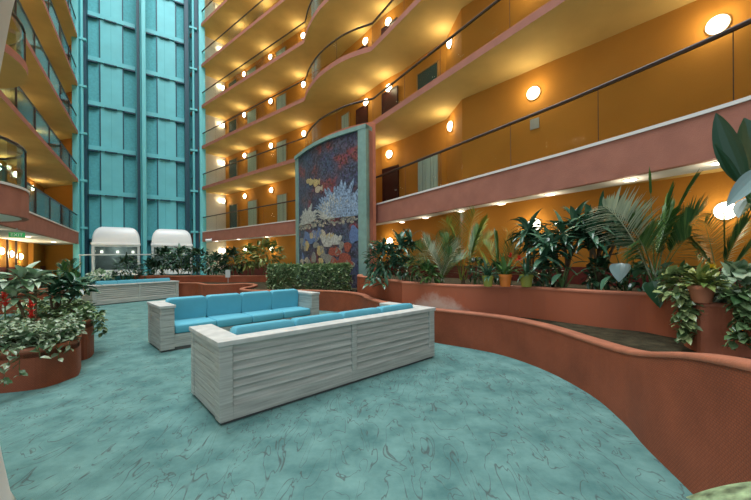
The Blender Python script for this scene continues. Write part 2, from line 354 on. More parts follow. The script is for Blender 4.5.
# ------------------------------------------------------------------ lamps on the corridor walls
sconce_mesh = {}
def sconce(p, n, label, power=14, r=.13, group='round glowing wall lamps'):
    p = Vector((p[0], p[1], p[2])); n = Vector((n[0], n[1], 0)).normalized()
    t = thing('wall_sconce', label, 'wall lamp', p, math.atan2(n.y, n.x), group)
    if not sconce_mesh:
        R = Matrix.Rotation(PI / 2, 4, 'Y')
        a = MB(); a.lathe([(.001, 0), (.175, 0), (.175, .03), (.15, .035), (.001, .035)], M=R); sconce_mesh['ring'] = a.build('backplate', M['brass'], t, smooth='auto')
        b = MB(); b.lathe([(.001, .03)] + [(.155 * math.sin(k * PI / 12 + .0001), .035 + .09 * math.cos(k * PI / 12)) for k in range(6, -1, -1)][::1], M=R); sconce_mesh['globe'] = b.build('globe', M['lamp'], t, smooth=True)
    else:
        for k in ('ring', 'globe'):
            c = sconce_mesh[k].copy(); c.parent = t; C.objects.link(c)
    l = bpy.data.lights.new('sconce_light', 'POINT'); l.energy = power; l.color = (1, .84, .52); l.shadow_soft_size = .10
    lo = bpy.data.objects.new('sconce_light', l); C.objects.link(lo); lo.parent = t; lo.location = (.30, 0, .02)
    return t
uR = Vector((-.783, .622, 0)); nR = Vector((-.622, -.783, 0)); oR = Vector((-2.1, 17.15, 0))
ORD = ['nearest the bulging bay', 'second from the bulging bay', 'third from the bulging bay', 'farthest, beside the elevators']
for L in range(1, 9):
    zz = (0.05 if L == 1 else LV[L]) + 2.12
    for k, t_ in enumerate((2.3, 5.4, 8.4, 11.2)):
        p = oR + uR * t_ + nR * .01
        sconce((p.x, p.y, zz), nR, 'round wall lamp on the %s floor behind the mural, %s' % (FLOORS.get(L, 'ground'), ORD[k]))
    if L >= 2:
        sconce((-.35, 14.95, zz), (-.75, -.66), 'round glowing wall lamp in the curved bay of the %s floor' % FLOORS[L])
    sconce((.62, 13.74, zz), (-.7, -.7), 'round wall lamp by the corridor end of the %s floor, right of the bulging bay' % FLOORS.get(L, 'ground'))
    if L >= 2:
        sconce((2.51, 10.9, zz), (-1, -.15), 'round glowing wall lamp on the short jog of the %s-floor corridor wall' % FLOORS[L])
        sconce((4.02, 8.42, zz - .18), (-.73, -.68), 'round glowing wall lamp over the near stretch of the %s-floor corridor' % FLOORS[L])
        sconce((6.19, 6.01, zz - .17), (-.8, -.6), 'big round glowing wall lamp at the near right of the %s-floor corridor' % FLOORS[L])
sconce((4.02, 8.42, 2.27), (-.73, -.68), 'round glowing wall lamp on the orange ground-floor wall behind the tall dracaena canes', 9)
sconce((6.25, 5.95, 2.24), (-.8, -.6), 'round glowing wall lamp on the orange ground-floor wall below the drooping banana leaf', 9)
uL = Vector((.562, -.827, 0)); nL = Vector((.827, .562, 0)); oL = Vector((-18.4, 17.7, 0))
ORDL = ['added to brighten that end', 'second from the elevators', 'third from the elevators', 'by the rounded bay']
for L in range(2, 8):
    for k, t_ in enumerate((-.6, 4.3, 7.4, 10.4)):  # farthest lamp of each floor is added to brighten the corridor end
        p = oL + uL * t_ + nL * .01
        sconce((p.x, p.y, LV[L] + 1.85), nL, 'round wall lamp on the %s floor left of the elevators, %s' % (FLOORS[L], ORDL[k]))
    sconce((-11.6, 5.9, LV[L] + 1.75), (1, 0), 'round glowing wall lamp inside the rounded %s-floor bay at the left edge' % FLOORS[L], 34)
sconce((-11.5, 5.2, 2.1), (1, 0), 'added out-of-view wall lamp that brightens the soffit of the rounded left bay', 130)  # added lamp outside the view, lights the white bay soffit
for k, (x, y) in enumerate(((0, 251), (10, 254), (19, 256.5))):
    t_ = (4.07, 2.8, 1.5)[k]; p = oL + uL * t_
    a, b = ray(x, y); sconce((p.x + nL.x * .01, p.y + nL.y * .01, H + b * p.y), nL, 'glowing globe lamp on the ground-floor left wall, %s of the row of three' % ('nearest', 'middle', 'farthest')[k], 34)

# downlights in the white soffit strip
def downlight(p, label):
    t = thing('downlight', label, 'ceiling light', p, 0, 'recessed lights in the white soffit strip')
    a = MB(); a.lathe([(.085, 0), (.11, 0), (.11, -.012), (.085, -.012)], p, 16); child(a, 'ring', M['white'], t)
    l = bpy.data.lights.new('downlight_lamp', 'POINT'); l.energy = 5; l.color = (1, .85, .62); l.shadow_soft_size = .08
    lo = bpy.data.objects.new('downlight_lamp', l); C.objects.link(lo); lo.parent = t; lo.location = (0, 0, -.12)
    b = MB(); b.lathe([(.001, -.012), (.088, -.012), (.084, -.02), (.001, -.022)], p, 16); child(b, 'lens', M['down'], t)
for k, (x, y, nm) in enumerate(((402, 222, 'first from the mural'), (425.5, 217.5, 'second from the mural'), (461, 211, 'third from the mural'), (501, 203.5, 'fourth from the mural'), (550, 194, 'above the tall dracaena'), (630, 179.5, 'above the upright palm spear'), (720, 162, 'beside the banana leaf'))):
    p = on(x, y, 2.73); downlight(p, 'small recessed light in the white strip under the right balcony, ' + nm)
def strip(a, b, k, d): p = Vector((*a, 0)).lerp(Vector((*b, 0)), k) + d; p.z = 2.73; return p
for k, nm in ((.12, 'nearest the elevators'), (.38, 'second from the elevators'), (.66, 'third from the elevators'), (.92, 'next to the mural')):
    downlight(strip((-11.47, 22.2), (-3.29, 15.7), k, Vector((.622, .783, 0)) * .3), 'small round recessed light under the balcony behind the mural, ' + nm)
for k, nm in ((.80, 'near the rounded bay'), (.5, 'in the middle'), (.15, 'by the teal column')):
    downlight(Vector((0, 0, -.27)) + strip((-16.71, 18.8), (-9.9, 8.68), k, Vector((-.827, -.562, 0)) * .7), 'small round recessed light under the left balcony, ' + nm)

# ------------------------------------------------------------------ corridor windows, doors, end walls
def window_on(o, u, n, t0, t1, z0, z1, kind='curtain', nm='window_1'):
    a = o + u * t0 + n * .02; b = o + u * t1 + n * .02
    d = (b - a).normalized(); Mx = Matrix(((d.x, n.x, 0, a.x), (d.y, n.y, 0, a.y), (0, 0, 1, 0), (0, 0, 0, 1))); Lw = (b - a).length
    m = MB(); m.box((0, -.02, z0), (Lw, .02, z1), M=Mx)
    if kind == 'curtain':
        q = MB(); rings = []; k = int(Lw / .04)
        pts = [(i * Lw / k, .03 + .012 * math.sin(i * 1.9)) for i in range(k + 1)]
        for i in range(k):
            q.add([Mx @ Vector((pts[i][0], pts[i][1], z0)), Mx @ Vector((pts[i + 1][0], pts[i + 1][1], z0)), Mx @ Vector((pts[i + 1][0], pts[i + 1][1], z1)), Mx @ Vector((pts[i][0], pts[i][1], z1))], [(0, 1, 2, 3)])
    w_ = m.build(nm, M['pane'] if kind != 'door' else M['door'], kind='structure')
    if kind == 'curtain': q.build('curtain', M['curtain'], w_)
    f = MB(); e = .045
    for x0, x1, y0, y1 in ((-e, 0, z0, z1 + e), (Lw, Lw + e, z0, z1 + e), (-e, Lw + e, z1, z1 + e)): f.box((x0, -.02, y0), (x1, .045, y1), M=Mx)
    f.build('frame', M['wframe'] if kind != 'door' else M['door'], w_)
    if kind == 'door':
        g = MB(); g.box((Lw * .86, .02, z0 + .98), (Lw * .86 + .10, .07, z0 + 1.03), M=Mx); g.build('door_handle', M['grey'], w_)
    return w_
wn = 0
dC = Vector((.8, -.9, 0)).normalized(); nC = Vector((-.9, -.8, 0)).normalized(); oC = Vector((.3, 14.1, 0))
oJ = Vector((2.45, 11.4, 0)); dJ = (Vector((1.15, 13.2, 0)) - oJ).normalized(); nJ = Vector((-dJ.y, dJ.x, 0)); nJ = nJ if nJ.x < 0 else -nJ
oN = Vector((2.62, 10, 0)); dN = (Vector((4.35, 8.05, 0)) - oN).normalized(); nN = Vector((-.747, -.663, 0))
oB = Vector((-.1, 14.65, 0)); dB = (Vector((-2.1, 17.15, 0)) - oB).normalized(); nB = Vector((-.78, -.62, 0))
for L in range(2, 9):
    z = LV[L] if L > 2 else 3.2
    wn += 1; window_on(oR, uR, nR, 3.9, 4.8, z + .05, z + 2.15, 'curtain', 'window_%d' % wn)
    wn += 1; window_on(oR, uR, nR, 7.0, 8.0, z + .05, z + 2.15, 'curtain', 'window_%d' % wn)
    wn += 1; window_on(oR, uR, nR, 9.4, 10.4, z + .05, z + 2.15, 'pane', 'window_%d' % wn)
    wn += 1; window_on(oB, dB, nB, 1.75, 2.35, z + .05, z + 2.15, 'curtain', 'window_%d' % wn)
    window_on(oC, dC, nC, .12, .95, z + .02, z + 1.98, 'door', 'door_%d' % (L - 1))
    wn += 1; window_on(oJ, dJ, nJ, .35, 1.35, z + .05, z + 1.95, 'curtain' if L == 2 else 'pane', 'window_%d' % wn)
    window_on(oB, dB, nB, .35, 1.1, z + .02, z + 1.98, 'door', 'door_%d' % (L + 20))
for L in range(2, 8):
    z = (LV[L] if L > 2 else 3.2) - .27
    for t_ in (2.2, 5.4, 8.6):
        wn += 1; window_on(oL, uL, nL, t_, t_ + 1.2, z + .05, z + 2.15, 'curtain', 'window_%d' % wn)
# near stretch on the second floor: a notice plate beside a lamp and a patterned armchair back seen through the glass
pc = on(536, 124, 4.55); 
q = MB(); a = oN + dN * 2.13 + nN * .012; Mx = Matrix(((dN.x, nN.x, 0, a.x), (dN.y, nN.y, 0, a.y), (0, 0, 1, 0), (0, 0, 0, 1)))
q.box((-.11, -.01, 4.68), (.11, .012, 4.94), M=Mx); tag(q.build('notice_plate', M['grey']), 'small grey square plate on the second-floor corridor wall below a round lamp', 'sign')
# ground floor left openings
for k, (t0, t1) in enumerate(((-1.2, .1), (2.1, 2.2), (3.3, 3.4))):
    a = oL + uL * t0 + nL * .02; b = oL + uL * t1 + nL * .02
    d = (b - a).normalized(); Mx = Matrix(((d.x, nL.x, 0, a.x), (d.y, nL.y, 0, a.y), (0, 0, 1, 0), (0, 0, 0, 1)))
    q = MB(); q.box((0, 0, 0), ((b - a).length, .06 if k else .2, 2.67), M=Mx); q.build('wall_pier', M['orange'] if k == 0 else M['rail'], kind='structure')

# ------------------------------------------------------------------ elevator shaft
E0 = Vector((-16.71, 18.8, 0)); dE = Vector((5.24, 3.4, 0)).normalized(); nE = Vector((-dE.y, dE.x, 0))
ME = Matrix(((dE.x, nE.x, 0, E0.x), (dE.y, nE.y, 0, E0.y), (0, 0, 1, 0), (0, 0, 0, 1)))
def ux(x, v):
    k = (x - 375.5) / F; o = E0 + nE * v
    return (k * o.y - o.x) / (dE.x - k * dE.y)
VB = 1.7
shaft = MB(); shaft.box((-.35, VB, 0), (6.55, VB + .3, TOP + 3), M=ME)
wall_back = shaft.build('wall_back', M['teal_mesh'], kind='structure')
def ebox(name, u0, u1, v0, v1, z0, z1, m, par=wall_back):
    q = MB(); q.box((u0, v0, z0), (u1, v1, z1), M=ME); return q.build(name, m, par)
beams = [LV[k] - .8 for k in (2, 3, 4, 5, 6, 7, 8)] + [LV[8] - .8 + 2.72]
for (x0, x1, pa, pb, seams) in ((88, 136.5, 101.5, 124, (112.5,)), (147, 185.5, 158.5, 177, (166,))):
    ebox('shaft_panel', ux(pa, VB - .06), ux(pb, VB - .06), VB - .06, VB, 0, TOP + 3, M['teal_lt'])
    for s_ in seams: ebox('seam', ux(s_ - .25, VB - .07), ux(s_ + .25, VB - .07), VB - .065, VB - .05, 0, TOP + 3, M['teal'])
    for s_ in (pa - .6, pb): ebox('seam', ux(s_ - .2, VB - .07), ux(s_ + .9, VB - .07), VB - .10, VB - .05, 0, TOP + 3, M['navy'])
    for z in beams:
        ebox('cross_beam', ux(x0, VB - .16), ux(x1, VB - .16), VB - .16, VB - .02, z, z + .26, M['teal_lt'])
        wd = x1 - x0
        ebox('slot', ux(x0, VB - .22), ux(x0 + wd * .22, VB - .22), VB - .22, VB - .12, z - .11, z - .02, M['navy'])
        ebox('slot', ux(x1 - wd * .24, VB - .22), ux(x1, VB - .22), VB - .22, VB - .12, z - .11, z - .02, M['navy'])
        ebox('bracket', ux(x0 + wd * .36, VB - .2), ux(x0 + wd * .62, VB - .2), VB - .2, VB - .12, z - .06, z + .0, M['navy'])
# columns and pipes of the front line
def ecol(name, xa, xb, v0, v1, m, z1=TOP + 3):
    return ebox(name, ux(xa, v0), ux(xb, v0), v0, v1, 0, z1, m, None)
for nm, xa, xb, v0, v1, m in (('column', 73, 79.5, .05, .9, 'teal_lt'), ('column', 79.5, 82, .5, 1.6, 'teal'), ('column', 84.5, 87.5, .9, 1.6, 'navy'), ('column', 143, 147, .3, .8, 'teal_lt'), ('column', 138, 141.5, .8, 1.6, 'navy'),
                              ('column', 186, 190, .9, 1.6, 'navy'), ('column', 196, 200, .5, 1.5, 'navy'), ('column', 200.5, 206.5, .05, 1.3, 'teal_lt')):
    ecol(nm, xa, xb, v0, v1, M[m])['kind'] = 'structure'
for x, v in ((83, .45), (142, .6), (194.6, .45)):
    q = MB(); p = ME @ Vector((ux(x, v), v, 0)); q.tube([p, p + Vector((0, 0, TOP + 3))], .075 if x != 142 else .05, 10)
    t = tag(q.build('riser_pipe', M['teal_lt'] if x != 142 else M['teal'], smooth='auto'), 'tall teal riser pipe on the elevator tower, ' + {83: 'beside its outer left column', 142: 'between the two shafts', 194.6: 'beside the balconies behind the mural'}[x], 'pipe', 'riser pipes on the elevator tower')
    if x != 142:
        for z in beams:
            r = MB(); r.box((ux(x, v) - .22, v - .1, z + .5), (ux(x, v) + .22, v + .12, z + .62), M=ME); r.build('clamp', M['teal_lt'], t)

def cab(xa, xb, label):
    v = .15; u0, u1 = ux(xa, v), ux(xb, v); W = u1 - u0; dp = 1.35
    c = ME @ Vector((u0, v, 0)); t = thing('elevator_car', label, 'elevator', c, math.atan2(dE.y, dE.x), 'glass elevator cars')
    z0, zw0, zw1, zs, zt = .62, .95, 2.32, 2.55, 3.52
    q = MB(); rings = []
    for k in range(10):                              # domed roof, rounded in both directions
        a = k / 9 * PI / 2; ins = (1 - math.cos(a)) ** 1.2 * .50; z = zs + (zt - zs) * math.sin(a)
        x0, x1, y0, y1 = ins, W - ins, ins * .8, dp - ins * .25
        rc = .12; ring = []
        for cx, cy, a0 in ((x1 - rc, y0 + rc, -PI / 2), (x1 - rc, y1 - rc, 0), (x0 + rc, y1 - rc, PI / 2), (x0 + rc, y0 + rc, PI)):
            for j in range(5): ring.append(Vector((cx + rc * math.cos(a0 + j * PI / 8), cy + rc * math.sin(a0 + j * PI / 8), z)))
        rings.append(ring)
    q.loft(rings); q.build('roof_dome', M['steel'], t, smooth='auto')
    q = MB(); q.box((-.03, -.03, zs - .13), (W + .03, dp, zs)); q.build('fascia', M['steel'], t, bevel=.02)
    q = MB()
    for x0, x1, a, b in ((0, .13, z0, zs - .13), (W - .13, W, z0, zs - .13), (.13, W - .13, zw1, zs - .13)): q.box((x0, 0, a), (x1, .12, b))
    q.build('front_frame', M['cabin'], t, bevel=.01)
    q = MB(); q.box((0, 0, z0), (W, dp, z0 + .33)); q.build('base_panel', M['steel'], t)
    q = MB(); q.box((.13, .04, zw0), (W - .13, .055, zw1)); q.build('window', M['cabglass'], t)
    q = MB(); q.box((.02, dp - .05, z0 + .33), (W - .02, dp, zs - .13)); q.box((.0, .12, z0 + .33), (.04, dp - .05, zs - .13)); q.box((W - .04, .12, z0 + .33), (W, dp - .05, zs - .13)); q.build('cabin_wall', M['cabdark'], t)
    l = bpy.data.lights.new('cabin_fill', 'POINT'); l.energy = 14; l.color = (.95, 1, .98); l.shadow_soft_size = .2; lo = bpy.data.objects.new('cabin_fill', l); C.objects.link(lo); lo.parent = t; lo.location = (W / 2, .7, 2.2)  # fill light added to brighten the dark cabin behind the glass
    for f_ in (.14, .48, .82):
        q = MB(); q.box((W * f_ - .06, dp - .12, 1.98), (W * f_ + .06, dp - .06, 2.12)); q.build('cabin_light', M['down'], t)
    return t
cab(91.5, 140, 'white domed glass elevator car stopped in the shaft nearer the left balconies')
cab(151.5, 192.3, 'white domed glass elevator car stopped in the shaft nearer the mural')
# guard rail in front of the shafts
t = thing('guard_rail', 'thin grey metal guard rail crossing in front of the elevator cars', 'railing', at(80, 255, 17))
q = MB(); q.tube([at(79, 255, 17.2), at(192, 254.4, 17.2)], .035, 8); child(q, 'top_rail', M['cabin'], t)
for x in (80, 191):
    p = at(x, 255, 17.2); q = MB(); q.tube([(p.x, p.y, .02), p], .022, 6); child(q, 'post', M['cabin'], t)

# ------------------------------------------------------------------ mural in its curved frame, and the column beside it
mpts = [on(298, 158.5, 6.1), on(303, 152.5, 6.1), on(309.6, 144, 6.1), on(324, 136, 6.1), on(340, 129.6, 6.1), on(362.4, 122.4, 6.1), on(367.3, 121, 6.1)]
mpts[0] = Vector((-3.44, 14.7, 0)); mpts[1] = Vector((-3.12, 14.2, 0))
MP = crom([V2(p) for p in mpts], 8)
acc = [0]
for a, b in zip(MP, MP[1:]): acc.append(acc[-1] + (b - a).length)
ML = acc[-1]
def mural_pt(u, z, off=0):                             # u in 0..1 along the curve
    s = max(0, min(.9999, u)) * ML; i = max(k for k in range(len(acc)) if acc[k] <= s); i = min(i, len(MP) - 2)
    p = MP[i].lerp(MP[i + 1], (s - acc[i]) / (acc[i + 1] - acc[i])); d = (MP[i + 1] - MP[i]).normalized(); n = Vector((-d.y, d.x, 0)) * -1
    return Vector((p.x + n.x * off, p.y + n.y * off, z))
mt = thing('mosaic_mural', 'tall curved mosaic of a dark blue coral reef in a sage green frame', 'mural', (MP[0].x, MP[0].y, 0))
def murmat():
    m = mat('reef_mosaic_tiles', (.05, .06, .11), .5, spec=.5); nt = m.node_tree; N = nt.nodes.new; Lk = nt.links.new; b = nt.nodes['Principled BSDF']
    tc = N('ShaderNodeTexCoord'); vo = N('ShaderNodeTexVoronoi'); vo.inputs['Scale'].default_value = 16; Lk(tc.outputs['UV'], vo.inputs['Vector'])
    sx = N('ShaderNodeSeparateXYZ'); Lk(tc.outputs['UV'], sx.inputs[0])
    n = N('ShaderNodeTexNoise'); n.inputs['Scale'].default_value = 1.1; n.inputs['Detail'].default_value = 5; Lk(tc.outputs['UV'], n.inputs['Vector'])
    r = N('ShaderNodeValToRGB'); cs = [(.30, (.025, .045, .085)), (.46, (.035, .045, .08)), (.55, (.05, .042, .065)), (.63, (.15, .03, .03)), (.72, (.06, .05, .06))]
    while len(r.color_ramp.elements) < len(cs): r.color_ramp.elements.new(.5)
    for e, (p, c) in zip(r.color_ramp.elements, cs): e.position = p; e.color = (*c, 1)
    Lk(n.outputs['Fac'], r.inputs[0])
    h = N('ShaderNodeHueSaturation'); rgb = N('ShaderNodeSeparateColor'); Lk(vo.outputs['Color'], rgb.inputs[0])
    mr = N('ShaderNodeMapRange'); mr.inputs[3].default_value = .35; mr.inputs[4].default_value = 2.2; Lk(rgb.outputs[0], mr.inputs[0]); Lk(mr.outputs[0], h.inputs['Value'])
    mr2 = N('ShaderNodeMapRange'); mr2.inputs[3].default_value = .46; mr2.inputs[4].default_value = .54; Lk(rgb.outputs[1], mr2.inputs[0]); Lk(mr2.outputs[0], h.inputs['Hue'])
    Lk(r.outputs[0], h.inputs['Color']); Lk(h.outputs[0], b.inputs['Base Color']); return m
q = MB(); NU, Z0m, Z1m = 40, .25, 5.84; q.uv = []
for i in range(NU + 1):
    u = .06 + .885 * i / NU
    for z in (Z0m, Z1m): q.v.append(tuple(mural_pt(u, z, .03))); q.uv.append((u * ML, z))
for i in range(NU): q.f.append((2 * i, 2 * i + 2, 2 * i + 3, 2 * i + 1)); q.mi.append(0)
bk = len(q.v)
for i in range(NU + 1):
    u = .06 + .885 * i / NU
    for z in (Z0m, Z1m): q.v.append(tuple(mural_pt(u, z, -.04))); q.uv.append((u * ML, z))
for i in range(NU): q.f.append((bk + 2 * i, bk + 2 * i + 1, bk + 2 * i + 3, bk + 2 * i + 2)); q.mi.append(0)
panel = child(q, 'mosaic_panel', murmat(), mt)
def mseg(u0, u1, z0, z1, o0, o1, n=12):
    q = MB(); rings = []
    for i in range(n + 1):
        u = u0 + (u1 - u0) * i / n; rings.append([mural_pt(u, z0, o0), mural_pt(u, z1, o0), mural_pt(u, z1, o1), mural_pt(u, z0, o1)])
    return q.loft(rings)
child(mseg(0, .07, 0, 5.98, -.3, .07, 4), 'frame_post', M['sage'], mt)
child(mseg(.93, .9999, 0, 5.98, -.12, .10, 4), 'frame_post', M['sage'], mt)
child(mseg(.0, .9999, 5.84, 5.98, -.3, .11, 36), 'frame_top', M['sage'], mt)
child(mseg(.07, .93, 0, .25, -.1, .14, 30), 'frame_sill', M['sage'], mt)
q = MB()
for sgn in (1,): pass
child(mseg(0, .9999, 0, 5.84, -.45, -.06, 36), 'backing_wall', M['pink'], mt)
# relief pieces of the mosaic, in tiles a finger thick
rc = {'cw': mat('white_coral_tiles', (.40, .42, .38), .5, var=(14, .5)), 'cb': mat('blue_white_coral_tiles', (.20, .29, .40), .5, var=(14, .75)), 'ye': mat('ochre_tiles', (.45, .36, .16), .5, var=(25, .35)),
      'rd': mat('rust_tiles', (.28, .075, .05), .5, var=(25, .5)), 'bl': mat('blue_tiles', (.10, .17, .33), .5, var=(25, .4)), 'gr': mat('speckled_pebble_tiles', (.22, .23, .20), .5, var=(40, .7)), 'lt': mat('pale_tiles', (.45, .40, .29), .5, var=(25, .3))}
def blob(cx, cz, rx, rz, col, name, off=.045, jag=.12, n=18, rot=0):
    q = MB(); ph = random.random() * 9; P = []
    for k in range(n):
        a = 2 * PI * k / n; rr = 1 + jag * math.sin(3 * a + ph) + jag * .6 * math.sin(5 * a + 2 * ph)
        x, z = rx * rr * math.cos(a), rz * rr * math.sin(a); x, z = x * math.cos(rot) - z * math.sin(rot), x * math.sin(rot) + z * math.cos(rot)
        P.append((cx + x / ML, cz + z))
    q.loft([[mural_pt(u, z, .03) for u, z in P], [mural_pt(u, z, off) for u, z in P]]); return child(q, name, col, mt)
def strokes(cx, cz_, n, L0, L1, spread, wd, col, name, base=.25):
    q = MB(); cz = cz_ + .8
    for k in range(n):
        f = (k + .5) / n * 2 - 1; a = f * spread; L_ = random.uniform(L0, L1); x0 = cx + f * base / ML; z0 = cz
        P = []; m_ = 6
        for i in range(m_ + 1):
            t = i / m_; aa = a * (1 + .3 * t); P.append((x0 + math.sin(aa) * L_ * t / ML, z0 + math.cos(aa) * L_ * t, wd * (.75 + .5 * math.sin(t * 2.6)) * (.25 if i == m_ else 1)))
        rings = []
        for u, z, w2 in P: rings.append([mural_pt(u - w2 / ML, z, .03), mural_pt(u - w2 / ML, z, .05), mural_pt(u + w2 / ML, z, .05), mural_pt(u + w2 / ML, z, .03)])
        q.loft(rings)
    return child(q, name, col, mt)
strokes(.28, 2.15, 22, .45, .85, 1.35, .075, rc['cw'], 'coral', .45)
strokes(.22, 2.1, 14, .3, .55, 1.35, .07, rc['cw'], 'coral', .3)
strokes(.74, 2.2, 22, .8, 1.35, .9, .075, rc['cb'], 'coral', .6)
strokes(.66, 2.15, 18, .5, .95, 1.15, .06, rc['cw'], 'coral', .5)
strokes(.80, 2.15, 16, .4, .8, 1.2, .06, rc['cb'], 'coral', .5)
strokes(.60, 1.12, 9, .35, .55, .55, .04, rc['cw'], 'coral', .2)
strokes(.70, 1.18, 8, .3, .45, .4, .035, rc['cw'], 'coral', .16)
for colr, n_, z0, z1 in (('gr', 150, 2.72, 3.02), ('lt', 60, 2.70, 3.0)):
    q = MB()
    for _ in range(n_):
        u, z, r = random.uniform(.09, .91), random.uniform(z0, z1), random.uniform(.03, .075); P = [(u + r * math.cos(k * PI / 3) / ML, z + r * .7 * math.sin(k * PI / 3)) for k in range(6)]
        q.loft([[mural_pt(x, y, .03) for x, y in P], [mural_pt(x, y, .042) for x, y in P]])
    child(q, 'pebble_bed', rc[colr], mt)['kind'] = 'stuff'
rr = random.Random(3); rocks = [(rr.uniform(.12, .55), rr.uniform(.55, 1.7), rr.uniform(.10, .24), rr.uniform(.10, .22), rr.choice(('ye', 'lt', 'gr', 'bl', 'gr')), 'rock') for _ in range(24)] + [(rr.uniform(.55, .9), rr.uniform(.45, 1.2), rr.uniform(.12, .30), rr.uniform(.10, .2), rr.choice(('rd', 'rd', 'gr')), 'rock') for _ in range(14)]
for u, z, a, b, c, nm in rocks + [(.34, 1.5, .34, .22, 'bl', 'rock'), (.88, 1.5, .22, .3, 'bl', 'rock'), (.62, 1.5, .16, .12, 'ye', 'fish'), (.36, 3.72, .17, .12, 'ye', 'fish'), (.44, 3.62, .18, .14, 'ye', 'fish'), (.30, 3.82, .15, .1, 'ye', 'fish'), (.47, 3.35, .2, .13, 'lt', 'fish')]:
    z += .8
    if nm == 'fish':
        b_ = blob(u, z, a, b, rc[c], nm, .05, .05)
        q = MB(); P = [(u + a * .8 / ML, z), (u + a * 1.6 / ML, z + b * .9), (u + a * 1.6 / ML, z - b * .9)]
        q.loft([[mural_pt(x, y, .03) for x, y in P], [mural_pt(x, y, .05) for x, y in P]]); q.v = [tuple(Vector(p) - mt.location) for p in q.v]; q.build('tail', rc[c], b_)
    else: blob(u, z, a, b, rc[c], nm)
q = MB(); e1 = on(368.3, 160, 3.4); q.box((-.285, 11.52, 0), (.03, 12.2, 6.15)); q.build('column', M['terra_plain'], kind='structure')

# ------------------------------------------------------------------ flared white pillar at the left edge
q = MB(); q.lathe([(.515, 0.0), (.475, .11), (.44, .36), (.40, .7), (.375, 1.1), (.37, 1.36), (.375, 1.6), (.40, 2.05), (.44, 2.41), (.493, 2.83), (.58, 3.35)], (-2.36, 1.51, 0), 48)
q.build('column', M['white'], smooth=True, kind='structure')

# exit sign under the left balcony
e = on(17, 234.8, 2.25); t = thing('exit_sign', 'green EXIT sign hanging under the white ceiling of the left balcony', 'sign', e, .6)
q = MB(); q.box((-.17, -.02, -.08), (.17, .02, .07)); q.build('sign_box', mat('green_sign', (.05, .40, .12), .5, emit=((.05, .5, .15), .25)), t)
q = MB(); q.box((-.01, -.01, .07), (.01, .01, .20)); q.build('hanger', M['grey'], t)
cu = bpy.data.curves.new('exit_text', 'FONT'); cu.body = 'EXIT'; cu.size = .13; cu.align_x = 'CENTER'; cu.align_y = 'CENTER'; cu.extrude = .003
co = bpy.data.objects.new('lettering', cu); C.objects.link(co); bpy.context.view_layer.update()
me = bpy.data.meshes.new_from_object(co); bpy.data.objects.remove(co); lo = bpy.data.objects.new('lettering', me); C.objects.link(lo); me.materials.clear(); me.materials.append(M['steel'])
lo.parent = t; lo.location = (0, -.026, -.01); lo.rotation_euler = (PI / 2, 0, 0)
# small security camera on the parapet behind the mural
p = at(209, 240.5, 21.3); t = thing('security_camera', 'small white security camera on the terracotta parapet beside the elevator tower', 'camera', p, 0)
q = MB(); q.tube([p + Vector((.1, .15, .12)), p + Vector((0, 0, .05))], .03, 8); child(q, 'bracket', M['steel'], t)
q = MB(); q.tube([p + Vector((-.18, -.08, 0)), p + Vector((.14, .06, .03))], .085, 12); child(q, 'housing', M['steel'], t)

